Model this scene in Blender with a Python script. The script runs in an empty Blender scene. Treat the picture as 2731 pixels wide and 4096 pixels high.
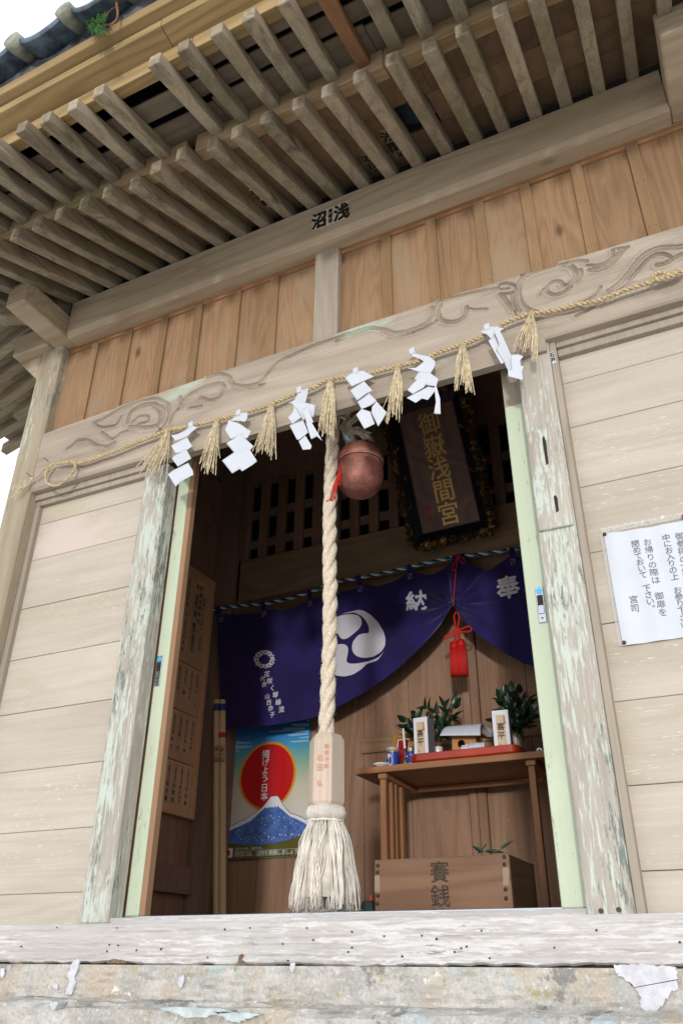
import bpy, bmesh, math, random
import numpy as np
from mathutils import Vector, Matrix
random.seed(7); rng = np.random.default_rng(7)
S = bpy.context.scene; COL = S.collection

# ------------------------------------------------------------------ camera
CAM = np.array([0.0, -2.2, 1.0]); FOC = 3231.6356
ROT = np.array([[0.8992270954, 0.2095653881, 0.3840221074],
                [0.4374184830, -0.4456657017, -0.7810551537],
                [0.0074633556, 0.8703243248, -0.4924224486]])
cd = bpy.data.cameras.new('camera'); cam = bpy.data.objects.new('camera', cd); COL.objects.link(cam)
m4 = Matrix([list(ROT[i]) + [CAM[i]] for i in range(3)] + [[0, 0, 0, 1]])
cam.matrix_world = m4
cd.sensor_fit = 'VERTICAL'; cd.sensor_height = 36; cd.lens = FOC / 4096 * 36
cd.clip_start = 0.05; cd.clip_end = 2000
S.camera = cam

# ------------------------------------------------------------------ light
SUN_EL, SUN_AZ = 3.0, 18.0           # elevation; azimuth to the right of straight-out-front
w = bpy.data.worlds.new('World'); S.world = w; w.use_nodes = True
nt = w.node_tree; nt.nodes.clear()
bg = nt.nodes.new('ShaderNodeBackground'); sky = nt.nodes.new('ShaderNodeTexSky'); out = nt.nodes.new('ShaderNodeOutputWorld')
sky.sky_type = 'NISHITA'; sky.sun_disc = False; sky.sun_elevation = math.radians(SUN_EL)
sky.sun_rotation = math.radians(180 - SUN_AZ); sky.air_density = 1.0; sky.dust_density = 1.0; sky.ozone_density = 1.0
cl = nt.nodes.new('ShaderNodeMix'); cl.data_type = 'RGBA'; cl.inputs[0].default_value = 0.75      # thin bright overcast over the blue
cl.inputs[7].default_value = (8.6, 8.9, 9.4, 1)
bg.inputs[1].default_value = 0.15
nt.links.new(sky.outputs[0], cl.inputs[6]); nt.links.new(cl.outputs[2], bg.inputs[0]); nt.links.new(bg.outputs[0], out.inputs[0])
ld = bpy.data.lights.new('sun', 'SUN'); ld.energy = 1.2; ld.angle = math.radians(4.0); ld.color = (1.0, 0.98, 0.96)
sun = bpy.data.objects.new('sun', ld); COL.objects.link(sun)
_a, _e = math.radians(SUN_AZ), math.radians(SUN_EL)
sdir = Vector((math.sin(_a) * math.cos(_e), -math.cos(_a) * math.cos(_e), math.sin(_e)))   # towards the sun
sun.rotation_euler = sdir.to_track_quat('Z', 'Y').to_euler()
S.view_settings.view_transform = 'Standard'; S.view_settings.look = 'None'
S.view_settings.exposure = 0.48; S.view_settings.gamma = 1.0
S.cycles.max_bounces = 8; S.cycles.diffuse_bounces = 6

# ------------------------------------------------------------------ measuring: photo position -> point at a known depth
def ray(x, y):
    return ROT @ np.array([(x - 1365.5) / FOC, -(y - 2048) / FOC, -1.0])
def spot(x, y, Y):
    v = ray(x, y); return CAM + v * ((Y - CAM[1]) / v[1])
def spotX(x, y, X):
    v = ray(x, y); return CAM + v * ((X - CAM[0]) / v[0])
def zoomed(x0, y0, s):
    return lambda x, y: (x0 + x * s, y0 + y * s)

# ------------------------------------------------------------------ mesh building
ORG = {}
class MB:
    def __init__(s): s.v = []; s.f = []; s.r = []; s.m = []
    def add(s, vs, fs, r=None, m=0):
        b = len(s.v); s.v += [tuple(map(float, p)) for p in vs]
        r = random.random() if r is None else r
        for f in fs: s.f.append(tuple(b + i for i in f)); s.r.append(r); s.m.append(m)
    def box(s, x0, y0, z0, x1, y1, z1, r=None, m=0):
        s.hexa([(x0,y0,z0),(x1,y0,z0),(x1,y1,z0),(x0,y1,z0),(x0,y0,z1),(x1,y0,z1),(x1,y1,z1),(x0,y1,z1)], r, m)
    def hexa(s, p, r=None, m=0):
        s.add(p, [(0,3,2,1),(4,5,6,7),(0,1,5,4),(1,2,6,5),(2,3,7,6),(3,0,4,7)], r, m)
    def prism(s, poly, y0, y1, r=None, m=0):           # polygon in XZ extruded along Y
        n = len(poly)
        vs = [(a, y0, b) for a, b in poly] + [(a, y1, b) for a, b in poly]
        s.add(vs, [tuple(range(n)), tuple(range(2*n-1, n-1, -1))] + [(i, n+i, n+(i+1) % n, (i+1) % n) for i in range(n)], r, m)
    def tube(s, pts, rad, n=8, r=None, m=0, caps=True):
        P = np.array(pts, float); k = len(P)
        R = np.full(k, rad) if np.isscalar(rad) else np.array(rad, float)
        T = np.gradient(P, axis=0); T /= np.linalg.norm(T, axis=1)[:, None] + 1e-12
        ref = np.array([0.31, 0.17, 0.93]) if abs(T[0][2]) < .8 else np.array([0.93, 0.29, 0.2])
        u = np.cross(T[0], ref); u /= np.linalg.norm(u); vs = []
        for i in range(k):
            u = u - T[i] * u.dot(T[i]); u /= np.linalg.norm(u) + 1e-12; b = np.cross(T[i], u)
            for j in range(n):
                a = 2 * math.pi * j / n
                vs.append(P[i] + R[i] * (math.cos(a) * u + math.sin(a) * b))
        fs = [(i*n+j, i*n+(j+1) % n, (i+1)*n+(j+1) % n, (i+1)*n+j) for i in range(k-1) for j in range(n)]
        if caps: fs += [tuple(range(n-1, -1, -1)), tuple((k-1)*n+j for j in range(n))]
        s.add(vs, fs, r, m)
    def lathe(s, prof, c, n=24, r=None, m=0):          # prof = [(radius, z)]
        vs = [(c[0]+a*math.cos(2*math.pi*j/n), c[1]+a*math.sin(2*math.pi*j/n), c[2]+z) for a, z in prof for j in range(n)]
        k = len(prof)
        fs = [(i*n+j, i*n+(j+1) % n, (i+1)*n+(j+1) % n, (i+1)*n+j) for i in range(k-1) for j in range(n)]
        fs += [tuple(range(n-1, -1, -1)), tuple((k-1)*n+j for j in range(n))]
        s.add(vs, fs, r, m)
    def grid(s, P, r=None, m=0):                       # P[i][j] = point
        P = np.array(P); a, b = P.shape[:2]
        s.add(P.reshape(-1, 3), [(i*b+j, i*b+j+1, (i+1)*b+j+1, (i+1)*b+j) for i in range(a-1) for j in range(b-1)], r, m)
    def build(s, name, mat, parent=None, org=None, bevel=0, smooth=False, label=None, kind=None):
        if org is None: org = ORG.get(parent.name, (0, 0, 0)) if parent else (0, 0, 0)
        me = bpy.data.meshes.new(name)
        V = np.array(s.v) - np.array(org)
        me.from_pydata(V.tolist(), [], s.f)
        mats = mat if isinstance(mat, (list, tuple)) else [mat]
        for q in mats: me.materials.append(q)
        at = me.attributes.new('rnd', 'FLOAT', 'FACE'); at.data.foreach_set('value', np.array(s.r, np.float32))
        me.polygons.foreach_set('material_index', s.m)
        if smooth: me.polygons.foreach_set('use_smooth', [True] * len(s.f))
        me.update()
        o = bpy.data.objects.new(name, me); COL.objects.link(o)
        if parent: o.parent = parent; ORG[o.name] = ORG.get(parent.name, (0, 0, 0))
        else: o.location = org; ORG[o.name] = tuple(org)
        if parent and tuple(org) != tuple(ORG.get(parent.name, (0, 0, 0))):
            o.location = np.array(org) - np.array(ORG.get(parent.name, (0, 0, 0))); ORG[o.name] = tuple(org)
        if bevel:
            bv = o.modifiers.new('bevel', 'BEVEL'); bv.width = bevel; bv.segments = 1; bv.limit_method = 'ANGLE'
        if label: o['label'] = label
        if kind: o['kind'] = kind
        return o
def thing(name, label, cat, loc=(0, 0, 0), group=None):
    o = bpy.data.objects.new(name, None); o.empty_display_size = .05; COL.objects.link(o); o.location = loc
    ORG[o.name] = tuple(loc); return tag(o, label, cat, group)
def tag(o, label, cat, group=None):
    o['label'] = label; o['category'] = cat
    if group: o['group'] = group
    return o
def smoothpath(pts, n):
    P = np.array(pts, float)
    d = np.r_[0, np.cumsum(np.linalg.norm(np.diff(P, axis=0), axis=1))]; t = np.linspace(0, d[-1], n)
    P = np.stack([np.interp(t, d, P[:, i]) for i in range(P.shape[1])], 1)
    k = max(1, n // (len(pts) * 3))
    for _ in range(k * 2):
        P[1:-1] = (P[:-2] + 2 * P[1:-1] + P[2:]) / 4
    return P
def twist(mb, path, strands, rs, rh, pitch, n=7, mats=None):   # laid rope of several strands
    P = np.array(path); T = np.gradient(P, axis=0); T /= np.linalg.norm(T, axis=1)[:, None]
    ref = np.array([0, 1, 0.05]); u = np.cross(T, ref); u /= np.linalg.norm(u, axis=1)[:, None]; b = np.cross(T, u)
    L = np.r_[0, np.cumsum(np.linalg.norm(np.diff(P, axis=0), axis=1))]
    for k in range(strands):
        a = 2 * math.pi * (L / pitch + k / strands)
        Q = P + rh * (np.cos(a)[:, None] * u + np.sin(a)[:, None] * b)
        mb.tube(Q, rs * (1 + .06*np.sin(L*61 + k*2) + .05*np.sin(L*143 + k)), n, m=(mats[k] if mats else 0))

# ------------------------------------------------------------------ lettering
CH = sorted(set('御嶽浅間宮奉納花咲く琴峰流代表山西恭子掲げよう、日本。心にいつも日の丸を祝には国旗揚しまょ御参拝方は中お入りの上お参り下さい帰際扉閉めておいて宮司石井沼東都啓賽銭箱喜平日本酒月桂冠金壱万円也一鈴木勝二民宿関後共和屋之助大五郎庄兵衛渡辺仙蔵福田雲海池家かどや神社奉加寄付者芳名昭六十三年吉弘伊子新改修工事印富士酒文字勇'))
GL = {}
def _make_glyphs():
    jobs = []
    for ch in CH:
        for bold in (0.0,):
            c = bpy.data.curves.new('g', 'FONT'); c.body = ch; c.size = 1; c.resolution_u = 2; c.offset = bold
            o = bpy.data.objects.new('g', c); COL.objects.link(o); jobs.append((ch, bold, o, c))
    bpy.context.view_layer.update(); dg = bpy.context.evaluated_depsgraph_get()
    for ch, bold, o, c in jobs:
        me = o.evaluated_get(dg).to_mesh()
        v = np.array([p.co[:2] for p in me.vertices]).reshape(-1, 2)
        GL[ch, bold > 0] = (v - np.array([.5, .38]), [tuple(p.vertices) for p in me.polygons])
        o.evaluated_get(dg).to_mesh_clear()
    for _, _, o, c in jobs: bpy.data.objects.remove(o); bpy.data.curves.remove(c)
_make_glyphs()
def write(mb, text, org, right, down, size, pitch=1.08, bold=False, vertical=True, fn=None, m=0, sx=1.0, heavy=0):
    if bold: heavy = heavy or .016; bold = False
    org = np.array(org, float); right = np.array(right, float); down = np.array(down, float)
    for i, ch in enumerate(text):
        if ch in ' \u3000' or (ch, bold) not in GL: continue
        v, f = GL[ch, bold]
        if len(v) == 0: continue
        v = v.copy()
        if vertical and ch in '、。': v = v + np.array([.55, .5])
        c = org + (down if vertical else right) * (i * size * pitch)
        for k, (ox, oy) in enumerate(((0, 0), (1, 0), (-1, 0), (0, 1), (0, -1)) if heavy else ((0, 0),)):
            P = c + np.outer((v[:, 0] + ox*heavy) * size * sx, right) - np.outer((v[:, 1] + oy*heavy) * size, down)
            if fn is not None: P = np.array([fn(p) for p in P])
            if k: P = P + (CAM - P) / np.linalg.norm(CAM - P, axis=1)[:, None] * .00012 * k
            mb.add(P, f, 0.5, m)

# ------------------------------------------------------------------ materials
def lin(h):
    h = h.lstrip('#'); c = [int(h[i:i+2], 16) / 255 for i in (0, 2, 4)]
    return tuple((x / 12.92 if x <= .04045 else ((x + .055) / 1.055) ** 2.4) for x in c) + (1,)
class NT:
    def __init__(s, name):
        s.mat = bpy.data.materials.new(name); s.mat.use_nodes = True; s.t = s.mat.node_tree
        s.b = s.t.nodes['Principled BSDF']
    def n(s, typ, **kw):
        q = s.t.nodes.new(typ)
        for k, v in kw.items():
            if k in q.inputs.keys(): s.set(q.inputs[k], v)
            else: setattr(q, k, v)
        return q
    def set(s, sock, v):
        if isinstance(v, bpy.types.NodeSocket): s.t.links.new(v, sock)
        else: sock.default_value = v
    def math(s, op, a, b=0.0, c=None, clamp=False):
        q = s.t.nodes.new('ShaderNodeMath'); q.operation = op; q.use_clamp = clamp
        s.set(q.inputs[0], a); s.set(q.inputs[1], b)
        if c is not None: s.set(q.inputs[2], c)
        return q.outputs[0]
    def vmath(s, op, a, b):
        q = s.t.nodes.new('ShaderNodeVectorMath'); q.operation = op; s.set(q.inputs[0], a); s.set(q.inputs[1], b); return q.outputs[0]
    def mix(s, f, a, b):
        q = s.t.nodes.new('ShaderNodeMix'); q.data_type = 'RGBA'
        s.set(q.inputs[0], f); s.set(q.inputs[6], a); s.set(q.inputs[7], b); return q.outputs[2]
    def step(s, v, lo, hi):
        q = s.t.nodes.new('ShaderNodeMapRange'); q.interpolation_type = 'SMOOTHSTEP'
        s.set(q.inputs[0], v); q.inputs[1].default_value = lo; q.inputs[2].default_value = hi; return q.outputs[0]
    def noise(s, vec, scale=1.0, detail=2.0, rough=.5, dist=0.0):
        q = s.t.nodes.new('ShaderNodeTexNoise'); s.set(q.inputs['Vector'], vec)
        q.inputs['Scale'].default_value = scale; q.inputs['Detail'].default_value = detail
        q.inputs['Roughness'].default_value = rough; q.inputs['Distortion'].default_value = dist; return q.outputs['Fac']
    def bump(s, h, strength=.3, dist=.003):
        q = s.t.nodes.new('ShaderNodeBump'); q.inputs['Strength'].default_value = strength; q.inputs['Distance'].default_value = dist
        s.set(q.inputs['Height'], h); s.t.links.new(q.outputs[0], s.b.inputs['Normal'])
    def base(s):
        tc = s.t.nodes.new('ShaderNodeTexCoord').outputs['Object']
        a = s.t.nodes.new('ShaderNodeAttribute'); a.attribute_name = 'rnd'
        oi = s.t.nodes.new('ShaderNodeObjectInfo')
        r = s.math('ADD', a.outputs['Fac'], oi.outputs['Random'])
        wn = s.t.nodes.new('ShaderNodeTexWhiteNoise'); wn.noise_dimensions = '1D'; s.set(wn.inputs['W'], r)
        off = s.vmath('MULTIPLY', wn.outputs['Color'], (31.0, 23.0, 17.0))
        return s.vmath('ADD', tc, off), wn.outputs['Value'], tc
def plain(name, col, rough=.6, metal=0, var=0.0, scale=30, spec=.5, bumpk=0, sheen=0):
    t = NT(name); p, r, tc = t.base()
    c = lin(col) if isinstance(col, str) else col
    if var:
        f = t.noise(tc, scale, 4, .6)
        dark = tuple(x * (1 - var) for x in c[:3]) + (1,); lite = tuple(min(1, x * (1 + var * .6)) for x in c[:3]) + (1,)
        t.set(t.b.inputs['Base Color'], t.mix(t.step(f, .3, .7), dark, lite))
        if bumpk: t.bump(f, bumpk, .004)
    else: t.b.inputs['Base Color'].default_value = c
    t.b.inputs['Roughness'].default_value = rough; t.b.inputs['Metallic'].default_value = metal
    t.b.inputs['Specular IOR Level'].default_value = spec
    if sheen: t.b.inputs['Sheen Weight'].default_value = sheen
    return t.mat
def wood(name, c1, c2, axis='Z', ring=.5, fib=.5, rings=9, rough=.78, bump=.3, tint=.25, knots=0.0, fleck=None,
         paint=None, paint2=None, specks=None, patch=None, spec=.3, across=4.0):
    """c1 light / c2 dark; paint=(colour, threshold); patch=(colour, threshold, scale); fleck=(colour, threshold)"""
    t = NT(name); p, r, tc = t.base(); i = 'XYZ'.index(axis)
    def st(al, ac):
        v = [ac] * 3; v[i] = al; return t.vmath('MULTIPLY', p, tuple(v))
    n1 = t.noise(st(across * .1, across), 1.5, 1.5, .45, .25)
    sn = t.math('SINE', t.math('MULTIPLY', n1, rings * 6.28))
    rg = t.math('POWER', t.math('MULTIPLY_ADD', sn, .5, .5), 1.6)
    fb = t.noise(st(3.0, 150.0), 1.0, 3, .65)
    pt = t.noise(st(.8, 3.0), 1.3, 4, .6)
    f = t.math('ADD', t.math('MULTIPLY', t.math('SUBTRACT', rg, .5), -ring), t.math('MULTIPLY', t.math('SUBTRACT', fb, .5), 2 * fib))
    f = t.math('ADD', f, t.math('MULTIPLY', t.math('SUBTRACT', pt, .5), 1.6))
    f = t.math('ADD', f, .5, clamp=True)
    col = t.mix(f, lin(c2), lin(c1))
    if patch:
        for (pc, th, sc) in (patch if isinstance(patch, list) else [patch]):
            pm = t.noise(st(sc * .45, sc), 1.0, 5, .65)
            col = t.mix(t.step(pm, th, th + .12), col, lin(pc))
    if knots:
        vo = t.n('ShaderNodeTexVoronoi'); t.set(vo.inputs['Vector'], st(2.2, 4.5)); vo.inputs['Scale'].default_value = 1.0
        k = t.step(vo.outputs['Distance'], .11, .02)
        sel = t.step(t.noise(st(.7, 1.2), 1.7, 0), .47, .55)
        kd = tuple(x * .45 for x in lin(c2)[:3]) + (1,)
        col = t.mix(t.math('MULTIPLY', t.math('MULTIPLY', k, sel), knots), col, kd)
    if paint:
        pn = t.noise(st(13.0, 110.0), 1.0, 5, .7); big = t.noise(st(1.2, 4.0), 1.2, 3, .6)
        pm = t.math('ADD', t.math('MULTIPLY', pn, .6), t.math('MULTIPLY', big, .4))
        col = t.mix(t.step(pm, paint[1], paint[1] + .06), col, lin(paint[0]))
        if paint2: col = t.mix(t.step(pm, paint2[1], paint2[1] + .04), col, lin(paint2[0]))
    if specks:
        sp = t.noise(st(16.0, 110.0), 1.0, 4, .75); bg_ = t.noise(st(1.6, 5.0), 1.4, 3, .6)
        wb = specks[2] if len(specks) > 2 else .5; sm = t.math('ADD', t.math('MULTIPLY', sp, 1 - wb), t.math('MULTIPLY', bg_, wb))
        col = t.mix(t.step(sm, specks[1], specks[1] + .04), col, lin(specks[0]))
    if fleck:
        fk = t.noise(st(30.0, 260.0), 1.0, 1, .5)
        fsel = t.noise(st(1.5, 2.0), 1.5, 2, .5)
        fm = t.math('ADD', fk, t.math('MULTIPLY', t.math('SUBTRACT', fsel, .5), .25))
        col = t.mix(t.step(fm, fleck[1], fleck[1] + .05), col, lin(fleck[0]))
    hsv = t.n('ShaderNodeHueSaturation'); t.set(hsv.inputs['Color'], col)
    t.set(hsv.inputs['Value'], t.math('MULTIPLY_ADD', r, tint, 1 - tint / 2))
    t.set(t.b.inputs['Base Color'], hsv.outputs[0])
    t.b.inputs['Roughness'].default_value = rough; t.b.inputs['Specular IOR Level'].default_value = spec
    h = t.math('ADD', t.math('MULTIPLY', fb, .7), t.math('MULTIPLY', rg, .35))
    if bump: t.bump(h, bump, .004)
    return t.mat

M = {}
M['siding'] = wood('weathered_siding', '#c0b8ab', '#a9a092', 'X', .24, .42, 8, .8, .3, .10, 1.0, fleck=('#ccc5b9', .70), patch=[('#b0a793', .57, 2.2), ('#c3b6ad', .58, 1.5)])
M['upper'] = wood('upper_siding', '#a38567', '#80644a', 'Z', .32, .35, 13, .7, .15, .16, .9, patch=[('#98836a', .54, 1.6), ('#ac957a', .62, 2.4)], across=6.5)
M['batten'] = wood('batten_wood', '#9c7f5f', '#7d6247', 'Z', .2, .5, 8, .75, .2, .2)
M['beam'] = wood('weathered_beam', '#bbab95', '#98876f', 'X', .35, .5, 9, .85, .55, .05, .5, patch=('#9d8d73', .55, 1.4), specks=('#8a7a64', .68))
M['carved'] = wood('carved_beam_wood', '#b4a99a', '#93877a', 'X', .35, .5, 9, .85, .5, .03, .5, patch=[('#a3968a', .55, 1.4), ('#b0bbab', .62, 3.6)])
M['fresh'] = wood('orange_cedar', '#ad8662', '#8a6444', 'X', .3, .4, 8, .7, .15, .05)
M['strip'] = wood('dull_cedar_strip', '#a58468', '#8a6a4e', 'Z', .2, .4, 8, .75, .15, .05)
M['post'] = wood('peeling_post', '#b6b0a6', '#8f887d', 'Z', .15, .55, 8, .88, .7, .05, 0, paint=('#bac4ba', .49), specks=('#757d76', .55))
M['postdry'] = wood('corner_post_wood', '#b4a996', '#8f836f', 'Z', .2, .5, 8, .85, .45, .05, .4, paint=('#bcc6b8', .55), specks=('#7f8678', .57))
M['strut'] = wood('grey_strut', '#aba193', '#8e8476', 'Z', .2, .6, 8, .8, .3, .05)
M['stile'] = wood('green_painted_stile', '#c1ccb5', '#b2bea6', 'Z', .05, .3, 4, .6, .2, .02, 0, specks=('#8f8d78', .60, .25), patch=[('#cdd5c6', .56, 2.0), ('#b4bba8', .60, 5.0)])
M['sill'] = wood('bleached_sill', '#c6c3c1', '#a8a4a0', 'X', .1, .6, 6, .85, .8, .02, 0, specks=('#918b85', .61), patch=[('#bcbbb9', .56, 3.0), ('#bcc6c2', .64, 2.2)], paint=('#cccac9', .50))
M['rafter'] = wood('rafter_wood', '#a59985', '#766b5a', 'Y', .35, .8, 9, .88, .8, .34, .6, specks=('#b5ab99', .62, .3), patch=[('#7d765a', .53, 2.6), ('#5f6444', .60, 3.6), ('#6b5f52', .60, 5.0)])
M['raftx'] = wood('rafter_wood_cross', '#a2967f', '#7f7462', 'X', .3, .55, 9, .88, .6, .25, .5, patch=('#7c7658', .6, 2.6))
M['newraft'] = wood('new_rafter_wood', '#8f6a4e', '#735038', 'Y', .25, .4, 8, .7, .2, .1)
M['purlin'] = wood('purlin_wood', '#b8a184', '#927b5c', 'X', .4, .4, 9, .85, .4, .05, .5, patch=[('#8b8259', .58, 2.4)])
M['fascia'] = wood('fascia_wood', '#ab9369', '#86704c', 'X', .5, .4, 9, .8, .3, .08, .6, patch=('#8d7b66', .56, 1.6), specks=('#6f5b45', .70))
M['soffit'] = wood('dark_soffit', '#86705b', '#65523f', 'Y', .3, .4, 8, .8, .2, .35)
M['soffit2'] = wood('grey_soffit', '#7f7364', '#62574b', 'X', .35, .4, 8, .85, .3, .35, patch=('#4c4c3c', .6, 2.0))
M['inner'] = wood('inner_wall_wood', '#a3826a', '#7a5d49', 'Z', .25, .5, 8, .7, .2, .14, .2, fleck=('#b8a28c', .73))
M['innerb'] = wood('inner_beam_wood', '#a58769', '#7b634b', 'X', .3, .4, 8, .75, .2, .05, patch=('#7f6c55', .56, 2.0))
M['darkpost'] = wood('dark_post_wood', '#9b806d', '#755d4f', 'Z', .2, .4, 8, .7, .15, .05)
M['lattice'] = wood('lattice_wood', '#a5826a', '#7c604d', 'Z', .2, .4, 8, .7, .15, .1)
M['boardfr'] = wood('name_board_wood', '#e0b28a', '#c89a74', 'Z', .12, .3, 6, .6, .08, .03)
M['slip'] = wood('name_slip_wood', '#e0bc98', '#cfa985', 'Z', .08, .25, 6, .6, .05, .16)
M['table'] = wood('table_wood', '#a67a56', '#84593b', 'X', .25, .4, 8, .55, .12, .04)
M['tablez'] = wood('table_leg_wood', '#a67a56', '#84593b', 'Z', .25, .4, 8, .55, .12, .06)
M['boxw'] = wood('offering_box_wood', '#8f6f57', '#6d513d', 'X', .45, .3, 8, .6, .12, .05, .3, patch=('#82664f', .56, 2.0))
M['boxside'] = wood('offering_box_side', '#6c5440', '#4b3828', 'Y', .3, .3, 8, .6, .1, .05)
M['grip'] = wood('grip_wood', '#c6b6a6', '#a89888', 'Z', .1, .7, 6, .7, .3, .03)
M['stick'] = wood('pale_stick_wood', '#d0b58e', '#bb9c74', 'Z', .1, .2, 5, .55, .05, .04)
M['stand'] = wood('pale_stand_wood', '#c18a58', '#a67042', 'X', .15, .25, 6, .55, .05, .05)
M['slabw'] = wood('pine_slab', '#d8bb8c', '#bf9c6a', 'X', .5, .2, 6, .6, .05, .05)
M['picfr'] = wood('oak_frame', '#b88a48', '#9c7034', 'Z', .15, .3, 6, .4, .05, .05)
M['bark'] = plain('twig_bark', '#8a5a38', .85, 0, .4, 90)

def concrete(name, shift=0.0):
    t = NT(name); p, r, tc = t.base(); p = tc
    f = t.noise(p, 9, 6, .7); g = t.noise(p, 120, 3, .7)
    col = t.mix(t.step(f, .35, .68), lin('#a09e99'), lin('#c0beb8'))
    col = t.mix(t.step(t.noise(t.vmath('ADD', p, (3, 1, 7)), 4.2, 5, .65), .52, .62), col, lin('#b3a899'))
    col = t.mix(t.step(t.noise(t.vmath('ADD', p, (9, 4, 2)), 7.5, 5, .7), .58, .66), col, lin('#a9b4b6'))
    col = t.mix(t.step(t.noise(t.vmath('ADD', p, (1, 8, 5)), 16, 5, .7), .60, .68), col, lin('#a7a083'))
    col = t.mix(t.step(t.noise(t.vmath('ADD', p, (5, 5, 1)), 5.5, 5, .68), .59 - shift, .63 - shift), col, lin('#86847f'))
    col = t.mix(t.step(t.noise(t.vmath('ADD', p, (2, 6, 9)), 24, 3, .6), .68, .71), col, lin('#d8d4cc'))
    col = t.mix(t.math('MULTIPLY', t.step(g, .52, .72), .55), col, lin('#dcd7ce'))
    col = t.mix(t.math('MULTIPLY', t.step(g, .46, .3), .5), col, lin('#7d7972'))
    t.set(t.b.inputs['Base Color'], col); t.b.inputs['Roughness'].default_value = .92; t.b.inputs['Specular IOR Level'].default_value = .2
    t.bump(t.math('ADD', f, t.math('MULTIPLY', g, .5)), .6, .006); return t.mat
M['conc'] = concrete('lichened_concrete'); M['step'] = concrete('mossy_concrete', .03)
M['plaster'] = plain('white_patch_paint', '#c9c9d0', .85, 0, .16, 40, .3, .4)
M['gravel'] = plain('pale_gravel', '#c4c0b9', .95, 0, .2, 60)
M['hole'] = plain('dark_hole', '#2a2521', .9)
M['nail'] = plain('old_nail', '#4a4037', .5, .6)
M['steel'] = plain('steel', '#b8bcc2', .25, 1.0); M['alu'] = plain('rail_metal', '#c9d2de', .35, .9)
M['blue'] = plain('blue_disc', '#3fb0e6', .35)
M['straw'] = plain('straw', '#d2c4a4', .75, 0, .35, 60, .3); M['strawd'] = plain('rope_straw', '#c4b18c', .8, 0, .4, 120, .3, .4)
M['paper'] = plain('white_paper', '#c6cbd4', .7, 0, .03, 8, .3)
M['cotton'] = plain('cotton_rope', '#cfc2ae', .95, 0, .22, 140, .15, .5, .3)
M['cotton2'] = plain('cotton_tassel', '#dad3c8', .95, 0, .2, 25, .15, 0, .3); M['rag'] = plain('worn_cotton', '#cfc0ae', .95, 0, .3, 60, .15, .4)
M['red'] = plain('red_cord', '#c8160f', .6, 0, .15, 120); M['redc'] = plain('red_thread', '#c01810', .7, 0, .2, 200)
M['ink'] = plain('black_ink', '#191614', .7); M['fadeink'] = plain('faded_ink', '#332820', .75); M['penink'] = plain('marker_pen', '#5b5a66', .7)
M['white'] = plain('white_print', '#c9c8d2', .75); M['pwhite'] = plain('printed_white', '#dfe4ea', .6)
M['vermil'] = plain('vermilion_ink', '#d4502e', .6); M['stamp'] = plain('red_stamp', '#b02a1c', .7)
M['sticker'] = plain('sticker_paper', '#cfc6b6', .75, 0, .1, 20); M['sticker2'] = plain('old_sticker_paper', '#8c8373', .8, 0, .15, 20)
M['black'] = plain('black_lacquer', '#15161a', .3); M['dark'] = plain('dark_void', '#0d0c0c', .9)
M['tile'] = plain('slate_roof_tile', '#4d5d6c', .5, 0, .7, 16); M['tilecap'] = plain('weathered_tile_cap', '#8f9184', .7, 0, .45, 14)
M['mud'] = plain('tile_bedding', '#5c5f66', .9, 0, .8, 8)
M['leaf'] = plain('glossy_leaf', '#193320', .28, 0, .4, 25); M['cedar'] = plain('cedar_green', '#3f6d2a', .6, 0, .35, 60)
M['porc'] = plain('white_porcelain', '#dedcd8', .2); M['glass'] = plain('jar_glass', '#8f8d88', .15); M['lid'] = plain('plastic_lid', '#a9a7a5', .3)
M['labelb'] = plain('blue_label', '#1d3f96', .4); M['gold_p'] = plain('gold_print', '#b08a3c', .4, .5); M['yell'] = plain('yellow_print', '#d9c02c', .5)
M['bronze'] = plain('green_bronze', '#5a6a58', .5, .5, .4, 60); M['wax'] = plain('candle_wax', '#d9d6cf', .5)
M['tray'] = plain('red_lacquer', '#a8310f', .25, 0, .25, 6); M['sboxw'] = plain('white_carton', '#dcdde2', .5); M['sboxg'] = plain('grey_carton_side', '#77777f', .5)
M['kraft'] = plain('label_paper', '#c9b597', .6, 0, .08, 40); M['photo'] = plain('red_photo', '#b02430', .3, 0, .6, 18)
M['kimono'] = plain('blue_cloth_doll', '#2b3fa6', .5); M['face'] = plain('doll_face', '#ddd2d0', .5); M['greenjar'] = plain('dark_green_jar', '#2c403a', .45)
M['burn'] = plain('branded_mark', '#57301c', .8); M['bluelab'] = plain('blue_foil_label', '#16386e', .35)
def metal_bell():
    t = NT('copper_bell'); p, r, tc = t.base()
    f = t.noise(tc, 14, 5, .6); g = t.noise(tc, 60, 4, .6)
    col = t.mix(t.step(f, .35, .65), lin('#7c5046'), lin('#ac7263')); col = t.mix(t.step(g, .6, .75), col, lin('#7a5348'))
    t.set(t.b.inputs['Base Color'], col); t.b.inputs['Metallic'].default_value = .45
    t.set(t.b.inputs['Roughness'], t.math('MULTIPLY_ADD', f, .3, .42)); t.bump(f, .35, .012); return t.mat
M['bell'] = metal_bell(); M['bluepaint'] = plain('pale_blue_paint', '#b7c1c2', .85, 0, .2, 40); M['tape'] = plain('faded_tape', '#9a8672', .6, 0, .1, 30)
def gilt():
    t = NT('worn_gilding'); p, r, tc = t.base()
    f = t.noise(tc, 22, 5, .65)
    col = t.mix(t.step(f, .50, .62), lin('#3a2f20'), lin('#d0a65a'))
    t.set(t.b.inputs['Base Color'], col); t.set(t.b.inputs['Metallic'], t.math('MULTIPLY', t.step(f, .44, .58), .75)); t.b.inputs['Roughness'].default_value = .38; return t.mat
M['gilt'] = gilt(); M['goldink'] = plain('gold_brush_line', '#d8ae62', .4, .35)
M['plq'] = wood('plaque_panel_wood', '#86695c', '#654d43', 'Z', .4, .3, 8, .5, .06, .02)
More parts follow.
